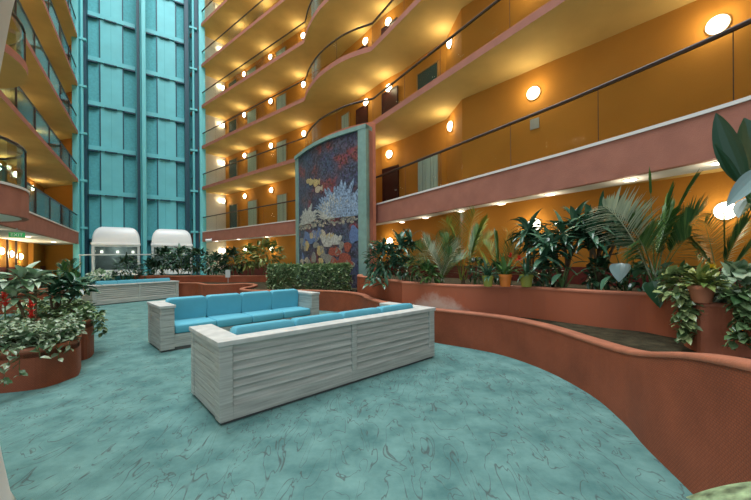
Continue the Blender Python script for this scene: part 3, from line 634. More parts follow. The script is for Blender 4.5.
# ------------------------------------------------------------------ sofas
def cushion(sx, sy, sz, pw=.5):
    m = MB(); nx, ny = 14, 12
    def sgn(c, p): return math.copysign(abs(c) ** p, c)
    rings = []
    for i in range(ny + 1):
        a = -PI / 2 + PI * i / ny; ring = []
        for k in range(28):
            b = 2 * PI * k / 28
            ring.append(Vector((sx / 2 * sgn(math.cos(a), .13) * sgn(math.cos(b), .08), sy / 2 * sgn(math.cos(a), .13) * sgn(math.sin(b), .08), sz / 2 * sgn(math.sin(a), .42))))
        rings.append(ring)
    return m.loft(rings)
def sofa(o, yaw, Ls, W, label, hs=.72):
    t = thing('sofa', label, 'sofa', o, yaw, 'whitewashed slatted sofas with turquoise cushions')
    cap, bt, aw = .045, .15, .19; zt = hs - cap
    q = MB(); q.box((.025, .025, 0), (Ls - .025, W - .025, .05)); q.build('plinth', M['plinth'], t)
    # back
    q = MB(); q.box((.03, .03, .05), (Ls - .03, bt, zt)); q.build('back_panel', M['wood'], t)
    post = .11
    for x in (0, (Ls - post * .6) / 2, Ls - post):
        wd = post if x in (0, Ls - post) else post * .6
        q = MB(); q.box((x, 0, .025), (x + wd, .05, zt)); q.build('post', M['wood'], t, bevel=.004)
    q = MB(); q.box((post, .002, .025), (Ls - post, .05, .15)); q.build('bottom_rail', M['wood'], t, bevel=.004)
    for half in (0, 1):
        x0 = post + .004 if half == 0 else (Ls + post * .6) / 2 + .004; x1 = (Ls - post * .6) / 2 - .004 if half == 0 else Ls - post - .004
        ns = 7; hh = (zt - .15) / ns
        for k in range(ns):
            z = .15 + k * hh; q = MB()
            q.add([(x0, .005, z), (x1, .005, z), (x1, .034, z + hh * .93), (x0, .034, z + hh * .93), (x0, .05, z), (x1, .05, z), (x1, .05, z + hh * .96), (x0, .05, z + hh * .96)],
                  [(0, 1, 2, 3), (4, 7, 6, 5), (0, 4, 5, 1), (3, 2, 6, 7), (0, 3, 7, 4), (1, 5, 6, 2)]); q.build('slat', M['wood'], t, bevel=.003)
    # arms
    for sd in (0, 1):
        xo = 0 if sd == 0 else Ls; s_ = 1 if sd == 0 else -1
        q = MB(); q.box((min(xo + s_ * .02, xo + s_ * aw), bt, .05), (max(xo + s_ * .02, xo + s_ * aw), W - .01, zt)); q.build('arm', M['wood'], t)
        for y in (.05, W - .09):
            q = MB(); q.box((min(xo, xo + s_ * .03), y, .025), (max(xo, xo + s_ * .03), y + .09, zt)); q.build('arm_post', M['wood'], t, bevel=.004)
        for k in range(8):
            z = .028 + k * (zt - .035) / 8; q = MB(); q.box((min(xo + s_ * .008, xo + s_ * .03), .145, z), (max(xo + s_ * .008, xo + s_ * .03), W - .095, z + (zt - .035) / 8 - .006)); q.build('arm_slat', M['wood'], t, bevel=.004)
        for k in range(7):
            z = .028 + k * (zt - .035) / 7; q = MB(); q.box((min(xo + s_ * .02, xo + s_ * aw), W - .012, z), (max(xo + s_ * .02, xo + s_ * aw), W, z + (zt - .035) / 7 - .006)); q.build('arm_front_board', M['wood'], t, bevel=.003)
        q = MB(); q.box((min(xo - s_ * .015, xo + s_ * (aw + .02)), bt + .022, zt), (max(xo - s_ * .015, xo + s_ * (aw + .02)), W + .015, hs)); q.build('arm_cap', M['wood_cap'], t, bevel=.006)
    q = MB(); q.box((-.015, -.015, zt), (Ls + .015, bt + .02, hs)); q.build('back_cap', M['wood_cap'], t, bevel=.006)
    q = MB(); q.box((aw, bt, .05), (Ls - aw, W - .05, .25)); q.build('seat_base', M['wood'], t)
    q = MB(); q.box((aw, W - .05, .05), (Ls - aw, W - .02, .25)); q.build('front_board', M['wood'], t, bevel=.004)
    n = 4; cw = (Ls - 2 * aw - .02) / n
    for k in range(n):
        x = aw + .01 + cw * (k + .5)
        c = cushion(cw - .002, W - bt - .02, .15).build('seat_cushion', M['cushion'], t, smooth=True); c.location = (x, (W + bt) / 2 - .005, .325)
        b = cushion(cw - .002, .16, .42).build('back_cushion', M['cushion'], t, smooth=True); b.location = (x, bt + .13, .57); b.rotation_euler = (-.10, 0, 0)
        r = MB(); r.box((-cw / 2 + .03, .087, -.14), (cw / 2 - .03, .091, -.132)); 
    return t
A = on(220, 427, 0); sofa(A, math.radians(42.3), 2.93, .92, 'pale slatted wooden sofa seen from behind, nearest the camera, turquoise cushions')
fl = on(157.6, 353.6, 0) + Vector((.03, .03, 0)); y2 = math.radians(45)
W2 = .86; o2 = fl + Vector((math.cos(y2), math.sin(y2), 0)) * 2.95 + Vector((-math.sin(y2), math.cos(y2), 0)) * .86
sofa(o2, y2 + PI, 2.95, .86, 'pale wooden sofa facing the camera with four turquoise back cushions')
a3, b3 = on(92.4, 306.3, 0), on(178.8, 297.6, 0); d3 = b3 - a3
sofa(a3, math.atan2(d3.y, d3.x), d3.length, .85, 'small far slatted sofa seen from behind, near the elevators', .66)

# ------------------------------------------------------------------ planters
def planter_wall(path, zr, thick, label, name='planter_wall', z0=0.0, m=None, rim_over=.010, rim_h=.04, side=1, cat='planter'):
    """terracotta wall along a plan path; its body lies on the left hand (side=1) or the right (-1)"""
    path = [V2(p) for p in path]; N = norms(path); zs = zr if isinstance(zr, list) else [zr] * len(path)
    t = thing(name, label, cat, (path[0].x, path[0].y, z0))
    q = MB(); q.uv = []; s = 0; rings = []
    for i, (p, n_) in enumerate(zip(path, N)):
        if i: s += (p - path[i - 1]).length
        b = p + n_ * side * thick; z1 = zs[i] - rim_h
        rings.append([(p.x, p.y, z0), (p.x, p.y, z1), (b.x, b.y, z1), (b.x, b.y, z0)]); q.uv += [(s, z0), (s, z1), (s, z1 + thick), (s, z1 * 2 + thick)]
    q.loft(rings); child(q, 'wall', m or M['terra'], t)
    r = MB(); rings = []
    for i, (p, n_) in enumerate(zip(path, N)):
        a = p - n_ * side * rim_over; b = p + n_ * side * (thick + rim_over); d = (b - a); ring = []
        for fx, fz in ((.02, 0), (0, .3), (.03, .75), (.12, 1), (.88, 1), (.97, .75), (1, .3), (.98, 0)):
            c = a + d * fx; ring.append((c.x, c.y, zs[i] - rim_h + rim_h * fz))
        rings.append(ring)
    r.loft(rings); child(r, 'rim', M['terra_rim'], t, smooth='auto'); return t
def soil(pts, z, par):
    q = MB(); n = len(pts); q.v = [(p[0], p[1], z) for p in pts] + [(p[0], p[1], z - .05) for p in pts]
    q.f = [tuple(range(n)), tuple(range(2 * n - 1, n - 1, -1))] + [(i, (i + 1) % n, n + (i + 1) % n, n + i) for i in range(n)]; q.mi = [0] * (n + 2)
    return child(q, 'soil', M['soil'], par)
zr = .57
pond_px = [(158, 282.4), (179, 282.6), (196, 282.7), (205, 284.1), (228, 283.9), (245, 283.2), (253.5, 284.4), (249, 286.2), (241, 287.6), (241, 289.2), (258, 290.2), (290, 289.9), (315, 290.1), (342.6, 291.4), (359.4, 293.8), (367, 297.4), (380, 301.3), (404, 305.2), (435, 309), (493, 315), (540, 324), (587, 338.4)]
pp = [V2(on(x, y, zr)) for x, y in pond_px] + [Vector(p) for p in ((2.12, 2.9, 0), (1.99, 2.47, 0), (1.89, 2.05, 0), (1.80, 1.72, 0), (1.70, 1.42, 0), (1.55, 1.05, 0), (1.4, .5, 0))]
zz = [zr] * len(pond_px) + [.625, .715, .825, .885, .93, .97, 1.0]
pc_ = crom([Vector((p.x, p.y, z)) for p, z in zip(pp, zz)], 6)
pond = planter_wall([V2(p) for p in pc_], [p.z for p in pc_], .13, 'long winding low terracotta wall that edges the carpet, rising towards the camera', 'planter_wall')
t2a = crom([V2(on(x, y, .98)) for x, y in ((361, 276.2), (380, 278.5), (402, 281.0))], 5)
t2a = crom([Vector((-.55, 10.3, 0)), Vector((-.52, 9.4, 0))], 4) + t2a
pl_a = planter_wall(t2a, .98, .15, 'tall terracotta planter wall at the foot of the mural column', side=1)
t2b = crom([V2(on(x, y, .98)) for x, y in ((402, 281.6), (430, 283.3), (456, 284.7), (520, 286.3), (600, 290.8), (640, 292.6), (668, 295.0), (692, 296.5))], 6)
pl_b = planter_wall(t2b, .98, .15, 'tall terracotta planter wall with a white mineral bloom, below the palms', m=M['stain'])
p4 = crom([Vector((3.75, 3.62, 0)), Vector((3.28, 3.55, 0)), V2(on(697, 302, .98)), V2(on(722, 303.2, .98)), V2(on(751, 304.5, .98)), Vector((3.75, 2.85, 0)), Vector((4.3, 2.5, 0))], 6)
pl_4 = planter_wall(p4, .98, .13, 'terracotta planter wall at the right edge, hung with variegated pothos', m=M['terra_plain'])
ca = crom([Vector(p) for p in ((-11.0, 15.2, 0), (-9.6, 14.9, 0), (-8.66, 14.6, 0), (-7.85, 14.75, 0), (-6.4, 14.4, 0), (-5.2, 14.5, 0), (-4.4, 14.2, 0), (-3.7, 13.6, 0))], 6)
pl_c = planter_wall(ca, .79, .15, 'far terracotta planter wall below the shrubs in front of the elevators')
hp = [V2(p) for p in pc_]; hN = norms(hp)
soil([p + n_ * .08 for p, n_ in list(zip(hp, hN))[14 * 6:]] + [(4.4, .5), (4.4, 3.2), (3.8, 3.9)] + [(p.x, p.y + .1) for p in t2b[-8::-1]] + [(p.x, p.y + .05) for p in t2a[::-1]], .5, pond)
soil([p + n_ * .08 for p, n_ in list(zip(hp, hN))[:14 * 6 + 1]] + [(-.58, 9.5), (-.58, 10.9), (-3.4, 13.2)] + [(p.x, p.y) for p in ca[::-1]], .5, pl_c)
soil([V2(p) + Vector((.08, .1, 0)) for p in t2a[4:]] + [V2(p) + Vector((.08, .08, 0)) for p in t2b] + [(5.2, 4.3), (4.55, 5.7), (3.3, 7.8), (2.2, 9.2), (.9, 11.1), (.15, 11.5)], .9, pl_b)
soil([V2(p) + Vector((.06, .06, 0)) for p in p4] + [(4.7, 3.0), (4.7, 3.6)], .9, pl_4)
soil([V2(p) + Vector((0, .08, 0)) for p in ca] + [(-3.9, 15.0), (-8, 17.2), (-11, 17.2)], .72, pl_c)
# left planters
def fpx(l): return [V2(on(x, y, 0)) for x, y in l]
l1 = crom([Vector((-5.6, 4.35, 0)), Vector((-4.95, 4.75, 0)), Vector((-4.3, 4.78, 0))] + fpx([(79.5, 373.2), (68, 379.8), (41, 388.4), (0, 393.5)]) + [Vector((-4.6, 3.45, 0)), Vector((-5.3, 3.5, 0))], 6)[::-1]
pl_1 = planter_wall(l1, .46, .11, 'rounded low terracotta planter full of ground cover, nearest on the left', side=1)
soil([V2(p) for p in l1], .40, pl_1)
l2 = crom([Vector((-6.9, 6.6, 0)), Vector((-5.8, 6.4, 0)), Vector((-5.12, 5.95, 0))] + fpx([(94, 352.8), (80, 360.8)]) + [Vector((-4.9, 4.95, 0)), Vector((-5.6, 5.2, 0))], 6)[::-1]
pl_2 = planter_wall(l2, .57, .11, 'second terracotta planter on the left, tucked behind the rounded one')
soil([V2(p) for p in l2], .50, pl_2)
l3 = crom([Vector((-12.0, 10.6, 0)), Vector((-10.9, 11.2, 0)), Vector((-10.25, 11.0, 0)), Vector((-9.95, 10.4, 0)), Vector((-10.1, 9.4, 0)), Vector((-10.5, 8.4, 0))], 6)[::-1]
pl_3 = planter_wall(l3, .55, .12, 'third terracotta planter on the left, before the slatted far sofa')
soil([V2(p) for p in l3] + [(-11.6, 9)], .48, pl_3)

# ------------------------------------------------------------------ plants
R_ = random.Random(11)
def rv(a, b): return R_.uniform(a, b)
UP = Vector((0, 0, 1))
PROF = {'lance': lambda t: math.sin(PI * min(1, t ** .75)), 'strap': lambda t: min(1, 5 * t + .25) * (1 - t ** 3.5), 'oval': lambda t: math.sin(PI * t ** .85) ** .75 if 0 < t < 1 else 0,
        'heart': lambda t: math.sin(PI * t ** .62) ** .8 if 0 < t < 1 else 0}
def leaf(m, p, d, L_, W_, droop=.8, shape='lance', n=4, fold=.25, roll=0):
    p = Vector(p); d = Vector(d).normalized(); vs = []; st = L_ / n
    for i in range(n + 1):
        t = i / n; s_ = d.cross(UP); s_ = s_.normalized() if s_.length > .05 else Vector((1, 0, 0))
        if roll: s_ = Matrix.Rotation(roll, 3, d) @ s_
        nn = s_.cross(d); wd = PROF[shape](t) * W_ * .5
        if i == n: wd = max(wd, W_ * .02)
        if i == 0: wd = max(wd, W_ * .10)
        vs += [p + s_ * wd + nn * wd * fold, p, p - s_ * wd + nn * wd * fold]
        d = (d + Vector((0, 0, -droop / n))).normalized(); p = p + d * st
    fs = []
    for i in range(n): a = 3 * i; fs += [(a, a + 1, a + 4, a + 3), (a + 1, a + 2, a + 5, a + 4)]
    m.add(vs, fs); m.raw = True
def rdir(e0, e1, az=None):
    a = rv(0, 2 * PI) if az is None else az; e = math.radians(rv(e0, e1)); return Vector((math.cos(a) * math.cos(e), math.sin(a) * math.cos(e), math.sin(e)))
def plant(name, label, base, cat='plant', group=None): return thing(name, label, cat, base, 0, group)
def bush(name, label, c, rad, n, L_, W_, col, base_z, shape='oval', droop=.6, stems=6, cat='shrub', shell=.55, group=None):
    c = Vector(c); t = plant(name, label, (c.x, c.y, base_z), cat, group); m = MB()
    for _ in range(n):
        d = rdir(-35, 90); r = rv(shell, 1) ; p = c + Vector((d.x * rad[0], d.y * rad[1], d.z * rad[2])) * r
        dd = (d + rdir(-40, 50) * .9).normalized(); leaf(m, p, dd, L_ * rv(.7, 1.2), W_ * rv(.8, 1.2), droop, shape, 3, roll=rv(-.5, .5))
    child(m, 'foliage', G[col], t)
    if stems:
        q = MB()
        for k in range(stems):
            d = rdir(20, 80); e = c + Vector((d.x * rad[0], d.y * rad[1], abs(d.z) * rad[2])) * .8; b = Vector((c.x + rv(-.3, .3) * rad[0], c.y + rv(-.3, .3) * rad[1], base_z))
            q.tube([b, b.lerp(e, .5) + UP * .05, e], [.012, .01, .005], 5)
        child(q, 'stems', M['stem'], t)
    return t
def dracaena(name, label, base, crowns, L_, W_, n, col, shape='strap', trunk=.022, droop=1.5, layers=.25, e=(10, 80)):
    base = Vector(base); t = plant(name, label, base, 'plant'); m = MB(); q = MB()
    for c in crowns:
        c = Vector(c); b = base + Vector((rv(-.08, .08), rv(-.08, .08), 0)); mid = b.lerp(c, .5) + Vector((rv(-.04, .04), rv(-.04, .04), .03))
        q.tube([b, mid, c - UP * .05], [trunk * 1.2, trunk, trunk * .8], 7)
        for k in range(n):
            p = c - UP * rv(0, layers); leaf(m, p, rdir(*e), L_ * rv(.7, 1.15), W_ * rv(.8, 1.2), droop * rv(.7, 1.2), shape, 5, roll=rv(-.3, .3))
    child(m, 'foliage', G[col], t); child(q, 'canes', M['trunk'], t); return t
def frond(t, base, tip, col, ll, lw, sag=.3, n=26, vee=62, bare=.25, name='frond'):
    base = Vector(base); tip = Vector(tip); m = MB(); hd = tip - base; L_ = hd.length
    ctrl = base.lerp(tip, .5) + UP * L_ * sag; pts = [base * (1 - s) ** 2 + ctrl * 2 * s * (1 - s) + tip * s * s for s in [i / 12 for i in range(13)]]
    m.tube(pts, [.010 * (1 - .7 * i / 12) for i in range(13)], 5)
    fr = rv(.55, 1.15) * R_.choice((1, -1))
    for k in range(n):
        s = bare + (1 - bare) * (k + .5) / n; p = base * (1 - s) ** 2 + ctrl * 2 * s * (1 - s) + tip * s * s
        d = ((ctrl - base) * (1 - s) + (tip - ctrl) * s).normalized(); sd = d.cross(UP); sd = Matrix.Rotation(fr, 3, d) @ (sd.normalized() if sd.length > .1 else Vector((1, 0, 0)))
        g = math.sin(PI * (.18 + .72 * (s - bare) / (1 - bare))) ; a = math.radians(vee * (1 - .45 * (s - bare) / (1 - bare)))
        for sg in (1, -1):
            dd = d * math.cos(a) + sd * sg * math.sin(a) + UP * rv(.0, .25)
            leaf(m, p, dd, ll * g * rv(.85, 1.1), lw, .4 * rv(.6, 1.2), 'lance', 4, .3)
    m.raw = True; return child(m, name, G[col], t)
def palm(name, label, base, tips, ll, lw, cols, sag=.25, n=26, spread=.06, **k):
    base = Vector(base); t = plant(name, label, base, 'palm')
    q = MB(); q.tube([base, base + UP * .12], [.05, .035], 8); child(q, 'stem_base', M['trunk'], t)
    for i, tp in enumerate(tips):
        c = cols[i % len(cols)]; b = base + Vector((rv(-spread, spread), rv(-spread, spread), .08)); frond(t, b, tp, c, ll, lw, sag, n, **k)
    return t
def blade(m, b, tip, wd, shape='oval', arch=.15, n=8, fold=.25, roll=0):
    b = Vector(b); tip = Vector(tip); hd = tip - b; L_ = hd.length; d0 = (hd.normalized() + UP * arch * 2).normalized()
    ctrl = b.lerp(tip, .5) + UP * arch * L_; vs = []
    for i in range(n + 1):
        s = i / n; p = b * (1 - s) ** 2 + ctrl * 2 * s * (1 - s) + tip * s * s; d = ((ctrl - b) * (1 - s) + (tip - ctrl) * s).normalized()
        sd = d.cross(UP); sd = sd.normalized() if sd.length > .05 else Vector((1, 0, 0))
        if roll: sd = Matrix.Rotation(roll, 3, d) @ sd
        nn = sd.cross(d); w_ = max(PROF[shape](s), .04) * wd * .5
        vs += [p + sd * w_ + nn * w_ * fold, p + sd * w_ * .5 + nn * w_ * fold * .35, p, p - sd * w_ * .5 + nn * w_ * fold * .35, p - sd * w_ + nn * w_ * fold]
    fs = []
    for i in range(n):
        for k in range(4): a = 5 * i + k; fs.append((a, a + 1, a + 6, a + 5))
    m.add(vs, fs); m.raw = True
def bigleaf(name, label, base, leaves, col, shape='heart', cat='plant'):
    """leaves: (blade base, blade tip, width, roll)"""
    base = Vector(base); t = plant(name, label, base, cat); q = MB()
    for lf in leaves:
        b, tip, wd, ro = lf[:4]; c = lf[4] if len(lf) > 4 else col
        m = MB(); blade(m, b, tip, wd, shape, .12, roll=ro); child(m, 'leaf', G[c], t)
        q.tube([base + Vector((rv(-.03, .03), rv(-.03, .03), 0)), base.lerp(Vector(b), .6) + UP * .06, b], [.010, .008, .005], 5)
    child(q, 'stalks', M['stem'], t); return t
def trail(m, q, p, out, drop, L_, W_, n, zmin=.02):
    p = Vector(p); pts = [p, p + Vector(out) * .8 + UP * .03]; cur = pts[-1] + Vector(out) * .35; k = 0; z = cur.z
    while cur.z > max(p.z - drop, zmin + .03): pts.append(cur.copy()); cur = cur + Vector((rv(-.025, .025), rv(-.025, .025) - .004, -.07)); k += 1
    if len(pts) > 2: q.tube(pts, .004, 4)
    for i in range(n):
        f = rv(0, len(pts) - 1.001); a = int(f); c = pts[a].lerp(pts[a + 1], f - a); o = Vector(out).normalized()
        leaf(m, c, (o * rv(.3, 1) + rdir(-30, 40) * .9), L_ * rv(.7, 1.2), W_ * rv(.8, 1.2), .7, 'oval', 3, roll=rv(-.7, .7))
def pot(t, c, r, h, m):
    q = MB(); q.lathe([(.001, 0), (r * .72, 0), (r * .93, h * .78), (r * 1.02, h * .78), (r * 1.02, h), (r * .86, h), (r * .82, h * .85), (.001, h * .85)], c, 20); child(q, 'pot', m, t, smooth='auto')

SO = .9
# --- tall planter below the right balcony, from the mural column towards the camera
def g(x, y, D): return at(x, y, D)
def gb(x, D, z=SO): p = at(x, 280, D); return Vector((p.x, p.y, z))
t = bush('rubber_plant', 'dark glossy bushy plant at the foot of the mural column, leaves hanging over the rim', g(384, 264, 7.75), (.42, .36, .52), 230, .24, .085, 'gloss', SO, 'lance', .9, 8, 'plant')
m = MB(); q = MB()
for x in (374, 379, 384): trail(m, q, g(x, 276.5, 7.55), (-.05, -.22, 0), .22, .24, .08, 5)
child(m, 'hanging_leaves', G['gloss'], t)
dracaena('dracaena', 'slim dracaena with two drooping crowns behind the glossy bushy plant', gb(404, 8.0), [g(400, 243, 8.0), g(411, 238, 8.1), g(394, 258, 8.0)], .46, .085, 36, 'gloss', 'lance', .016)
palm('areca_palm', 'silvery green palm with upright arching fronds, above the white bloom on the planter wall', gb(441, 6.4), [g(416, 246, 6.3), g(424, 239, 6.6), g(436, 236, 6.4), g(449, 238, 6.3), g(459, 246, 6.5), g(411, 260, 6.2), g(466, 258, 6.3), g(429, 250, 6.1), g(452, 252, 6.1)], .40, .019, ['palm', 'palm_glare', 'palm'], .22, 24, bare=.12)
palm('areca_palm', 'tallest yellow green palm of the row, its fronds reaching up to the balcony', gb(463, 6.9), [g(446, 221, 6.9), g(460, 213, 7.1), g(475, 212, 6.8), g(486, 220, 6.9), g(440, 236, 6.8), g(492, 236, 6.9), g(452, 230, 6.6), g(478, 230, 6.6)], .42, .018, ['palm_y', 'palm', 'palm_y'], .2, 24, bare=.3)
bush('young_shrub', 'small dark bushy plant between the tall yellow palm and the olive pot', g(478, 272, 6.1), (.20, .18, .26), 130, .10, .045, 'dark', SO, 'oval', .6, 5, 'plant')
def potted(name, label, x, y, D, r, h, pm, lv, col, n, L_, W_, shape='strap', e=(25, 85), droop=1.1, flowers=()):
    c = on(x, 286.6 + (x - 489) * .012, .981) + Vector((.01, .075, 0)); t = thing(name, label, 'potted plant', c); pot(t, c, r, h, M[pm]); m = MB()
    for _ in range(n): leaf(m, c + Vector((rv(-.3, .3) * r, rv(-.3, .3) * r, h * .85)), rdir(*e), L_ * rv(.7, 1.2), W_, droop * rv(.6, 1.2), shape, 4, roll=rv(-.3, .3))
    child(m, 'foliage', G[col], t)
    for f, fm_ in flowers:
        q = MB(); q.tube([c + UP * h * .8, f], .006, 5); child(q, 'flower_stalk', M['stem'], t)
        q = MB()
        for _ in range(16): leaf(q, f, rdir(-10, 90), .09, .035, .4, 'lance', 3)
        child(q, 'flower', M[fm_], t)
    return t
potted('potted_plant', 'small green plant in an olive green pot, left of the red-flowered one', 489, 283, 5.75, .085, .17, 'pot_green', 0, 'gloss', 34, .30, .055)
palm('parlor_palm', 'feathery palm with yellowish arching fronds behind the orange pot', gb(499, 6.3), [g(484, 244, 6.4), g(496, 234, 6.2), g(508, 232, 6.4), g(517, 240, 6.2), g(478, 256, 6.1), g(521, 254, 6.1)], .34, .017, ['palm_y', 'palm'], .28, 20, bare=.2)
potted('potted_bromeliad', 'bright orange pot with strap leaves and two red flowers', 506.5, 284, 5.6, .10, .19, 'pot_orange', 0, 'mid', 26, .36, .05, flowers=((g(510.5, 257.5, 5.6), 'red_flower'), (g(519, 259.5, 5.55), 'red_flower')))
potted('potted_plant', 'strap-leaved plant in an olive green pot, right of the red-flowered one', 528, 284.5, 5.45, .10, .19, 'pot_green', 0, 'dark', 24, .40, .05)
dracaena('dracaena', 'single dracaena cane whose crown hangs before the round ground-floor lamp', gb(533, 5.9), [g(528, 226, 5.9), g(535, 236, 5.9)], .46, .085, 44, 'gloss', 'lance', .02)
dracaena('dracaena', 'many-caned dark dracaena standing beside the lamp, its leaves drooping in tiers', gb(560, 5.45), [g(553, 243, 5.4), g(563, 232, 5.4), g(575, 219, 5.5), g(584, 226, 5.4), g(545, 246, 5.3)], .45, .095, 32, 'gloss', 'lance', .022)
dracaena('dracaena', 'many-caned dracaena with the highest crowns, touching the glare-pale palm frond', gb(594, 5.15), [g(590, 222, 5.1), g(601, 213, 5.2), g(611, 219, 5.1), g(619, 230, 5.0), g(590, 234, 5.1)], .44, .095, 32, 'gloss', 'lance', .022)
bigleaf('philodendron', 'low plant with broad pointed leaves under the dracaena canes', gb(562, 5.05), [(g(556, 268, 5.0), g(541, 272, 4.9), .13, .3), (g(566, 268, 5.0), g(578, 276, 4.85), .14, -.3), (g(572, 264, 5.0), g(590, 262, 4.9), .12, 0), (g(552, 262, 5.0), g(545, 256, 5.1), .11, 0), (g(560, 274, 4.9), g(552, 285, 4.8), .13, .2), (g(581, 272, 4.9), g(594, 268, 4.85), .12, 0)], 'gloss')
bigleaf('philodendron', 'plant with large pale heart-shaped leaves facing out below the second dracaena', gb(626, 4.75), [(g(621, 263, 4.55), g(619, 282, 4.45), .24, 0, 'greyleaf'), (g(610, 276, 4.6), g(601, 291, 4.5), .16, .5), (g(634, 258, 4.6), g(648, 262, 4.5), .2, -.3), (g(628, 247, 4.7), g(612, 243, 4.7), .2, .3), (g(640, 268, 4.6), g(652, 272, 4.5), .16, 0), (g(616, 255, 4.7), g(604, 258, 4.6), .16, .2)], 'gloss')
palm('fan_palm', 'big feather palm with a glare-pale frond, a bare spear and a yellow-tipped frond', gb(655, 4.55), [g(603, 206, 4.0), g(692, 184, 4.5), g(628, 222, 4.2), g(672, 212, 4.3), g(702, 212, 4.5), g(640, 240, 4.0), g(690, 236, 4.1), g(618, 212, 4.15), g(668, 198, 4.6)], .46, .028, ['palm_glare', 'palm', 'palm', 'palm', 'palm', 'palm', 'palm', 'palm_glare', 'palm'], .24, 26, bare=.34)
spear = bpy.context.scene.objects['fan_palm']
frond(spear, gb(655, 4.55) + UP * .05, g(650, 177, 4.5), 'palm', .24, .03, .02, 14, 28, .84, 'spear')
palm('thin_palm', 'thin brownish palm standing farther back, behind the potted plant at the right', gb(722, 5.3), [g(686, 236, 5.3), g(704, 222, 5.4), g(724, 216, 5.3), g(748, 222, 5.2), g(764, 236, 5.2), g(697, 250, 5.1)], .5, .02, ['palm'], .2, 20, bare=.25)
bigleaf('philodendron', 'plant whose single dark heart-shaped leaf hangs over the wall beside the pothos', gb(657, 4.25), [(g(652, 281, 3.95), g(660, 308, 3.82), .22, .3), (g(644, 270, 4.2), g(634, 278, 4.1), .14, 0), (g(664, 268, 4.2), g(674, 262, 4.2), .14, 0)], 'dark')
for lab, x, y, D, rx, rz, n_, c in (('low dark foliage below the slim dracaena', 409, 271, 7.0, .26, .28, 120, 'dark'), ('low green foliage at the foot of the silvery palm', 428, 275, 6.25, .22, .2, 90, 'mid'), ('low leafy clump between the orange pot palm and its neighbour', 499, 276, 6.0, .2, .2, 90, 'dark'),
        ('dark low foliage below the highest dracaena crowns', 603, 277, 4.95, .26, .24, 130, 'dark'), ('dark low foliage at the foot of the many-caned dracaena', 545, 277, 5.4, .26, .22, 130, 'dark'), ('dark leafy clump at the foot of the big feather palm', 640, 281, 4.65, .22, .2, 110, 'gloss')):
    bush('young_shrub', lab, g(x, y, D), (rx, .18, rz), n_, .14, .06, c, SO, 'oval', .7, 4, 'plant')
# --- planter at the right edge
t = bush('pothos', 'trailing yellow-green pothos pouring down the wall left of the terracotta pot', g(683, 287, 3.62), (.19, .15, .20), 200, .12, .065, 'ivy2', SO, 'oval', .7, 4, 'plant')
m = MB(); q = MB()
for x in (664, 668, 672, 676, 680, 684, 688, 678, 671): trail(m, q, g(x, 294, 3.48), (-.04, -.16, 0), rv(.38, .50), .115, .065, 34, .46)
child(m, 'trailing_leaves', G['ivy2'], t); child(q, 'vines', M['stem'], t)
c = on(709, 303.2, .981) + Vector((0, .07, 0))
t = thing('potted_plant', 'terracotta pot with variegated leaves and a yellow flower at the planter edge', 'potted plant', c); pot(t, c, .10, .16, M['pot_terra']); m = MB()
for _ in range(90):
    d = rdir(0, 85); leaf(m, c + UP * .15 + d * rv(.02, .14), d + rdir(-10, 60) * .6, .12 * rv(.8, 1.2), .05, .8, 'oval', 3)
child(m, 'foliage', G['yellowgreen'], t)
q = MB(); f = g(711, 268, 3.4); q.tube([c + UP * .14, f], .006, 5); child(q, 'flower_stalk', M['stem'], t); q = MB()
for _ in range(18): leaf(q, f, rdir(-10, 80), .07, .03, .4, 'lance', 3)
child(q, 'flower', M['yellow_flower'], t)
t = bush('pothos', 'large variegated pothos covering the planter wall at the right edge', g(741, 292, 3.2), (.27, .2, .22), 230, .13, .08, 'varieg', SO, 'oval', .7, 4, 'plant')
m = MB(); q = MB()
for x in (719, 725, 731, 737, 743, 749, 755, 722, 746): trail(m, q, g(x, 297, 3.08), (-.01, -.14, 0), rv(.36, .5), .115, .068, 36, .46)
child(m, 'trailing_leaves', G['ivy'], t); child(q, 'vines', M['stem'], t)
bigleaf('caladium', 'plant with very pale broad leaves above the large pothos', gb(752, 3.35), [(g(742, 272, 3.25), g(728, 287, 3.1), .19, .2), (g(748, 268, 3.25), g(740, 281, 3.05), .2, 0), (g(752, 276, 3.2), g(758, 290, 3.1), .2, 0), (g(735, 268, 3.3), g(727, 277, 3.2), .14, 0)], 'pale')
# bird of paradise
bp_ = Vector((3.75, 3.15, SO)); t = plant('bird_of_paradise', 'tall plant with huge dark paddle leaves entering at the upper right', bp_, 'plant'); q = MB()
for b, tip, wd, ro, c, sh in ((g(746, 186, 3.0), g(716, 113, 2.95), .22, 1.2, 'dark', 'oval'), (g(762, 192, 3.0), g(744, 118, 3.05), .26, .9, 'dark', 'oval'), (g(744, 189, 2.95), g(714.5, 144, 2.8), .06, .8, 'dark', 'lance'), (g(764, 168, 2.7), g(726, 207, 2.6), .13, -.9, 'greyleaf', 'oval'),
                              (g(756, 215, 3.0), g(790, 150, 3.2), .3, .4, 'dark', 'oval'), (g(752, 196, 3.0), g(739, 218, 2.95), .16, .2, 'dark', 'oval'), (g(770, 170, 3.2), g(738, 150, 3.2), .3, .6, 'mid', 'oval')):
    m = MB(); blade(m, b, tip, wd, sh, .06, 10, .3, ro); child(m, 'leaf', G[c], t)
    q.tube([bp_ + Vector((rv(-.05, .05), rv(-.05, .05), 0)), bp_.lerp(Vector(b), .6) + Vector((.05, 0, .05)), b], [.022, .018, .009], 6)
child(q, 'stalks', M['stem'], t)
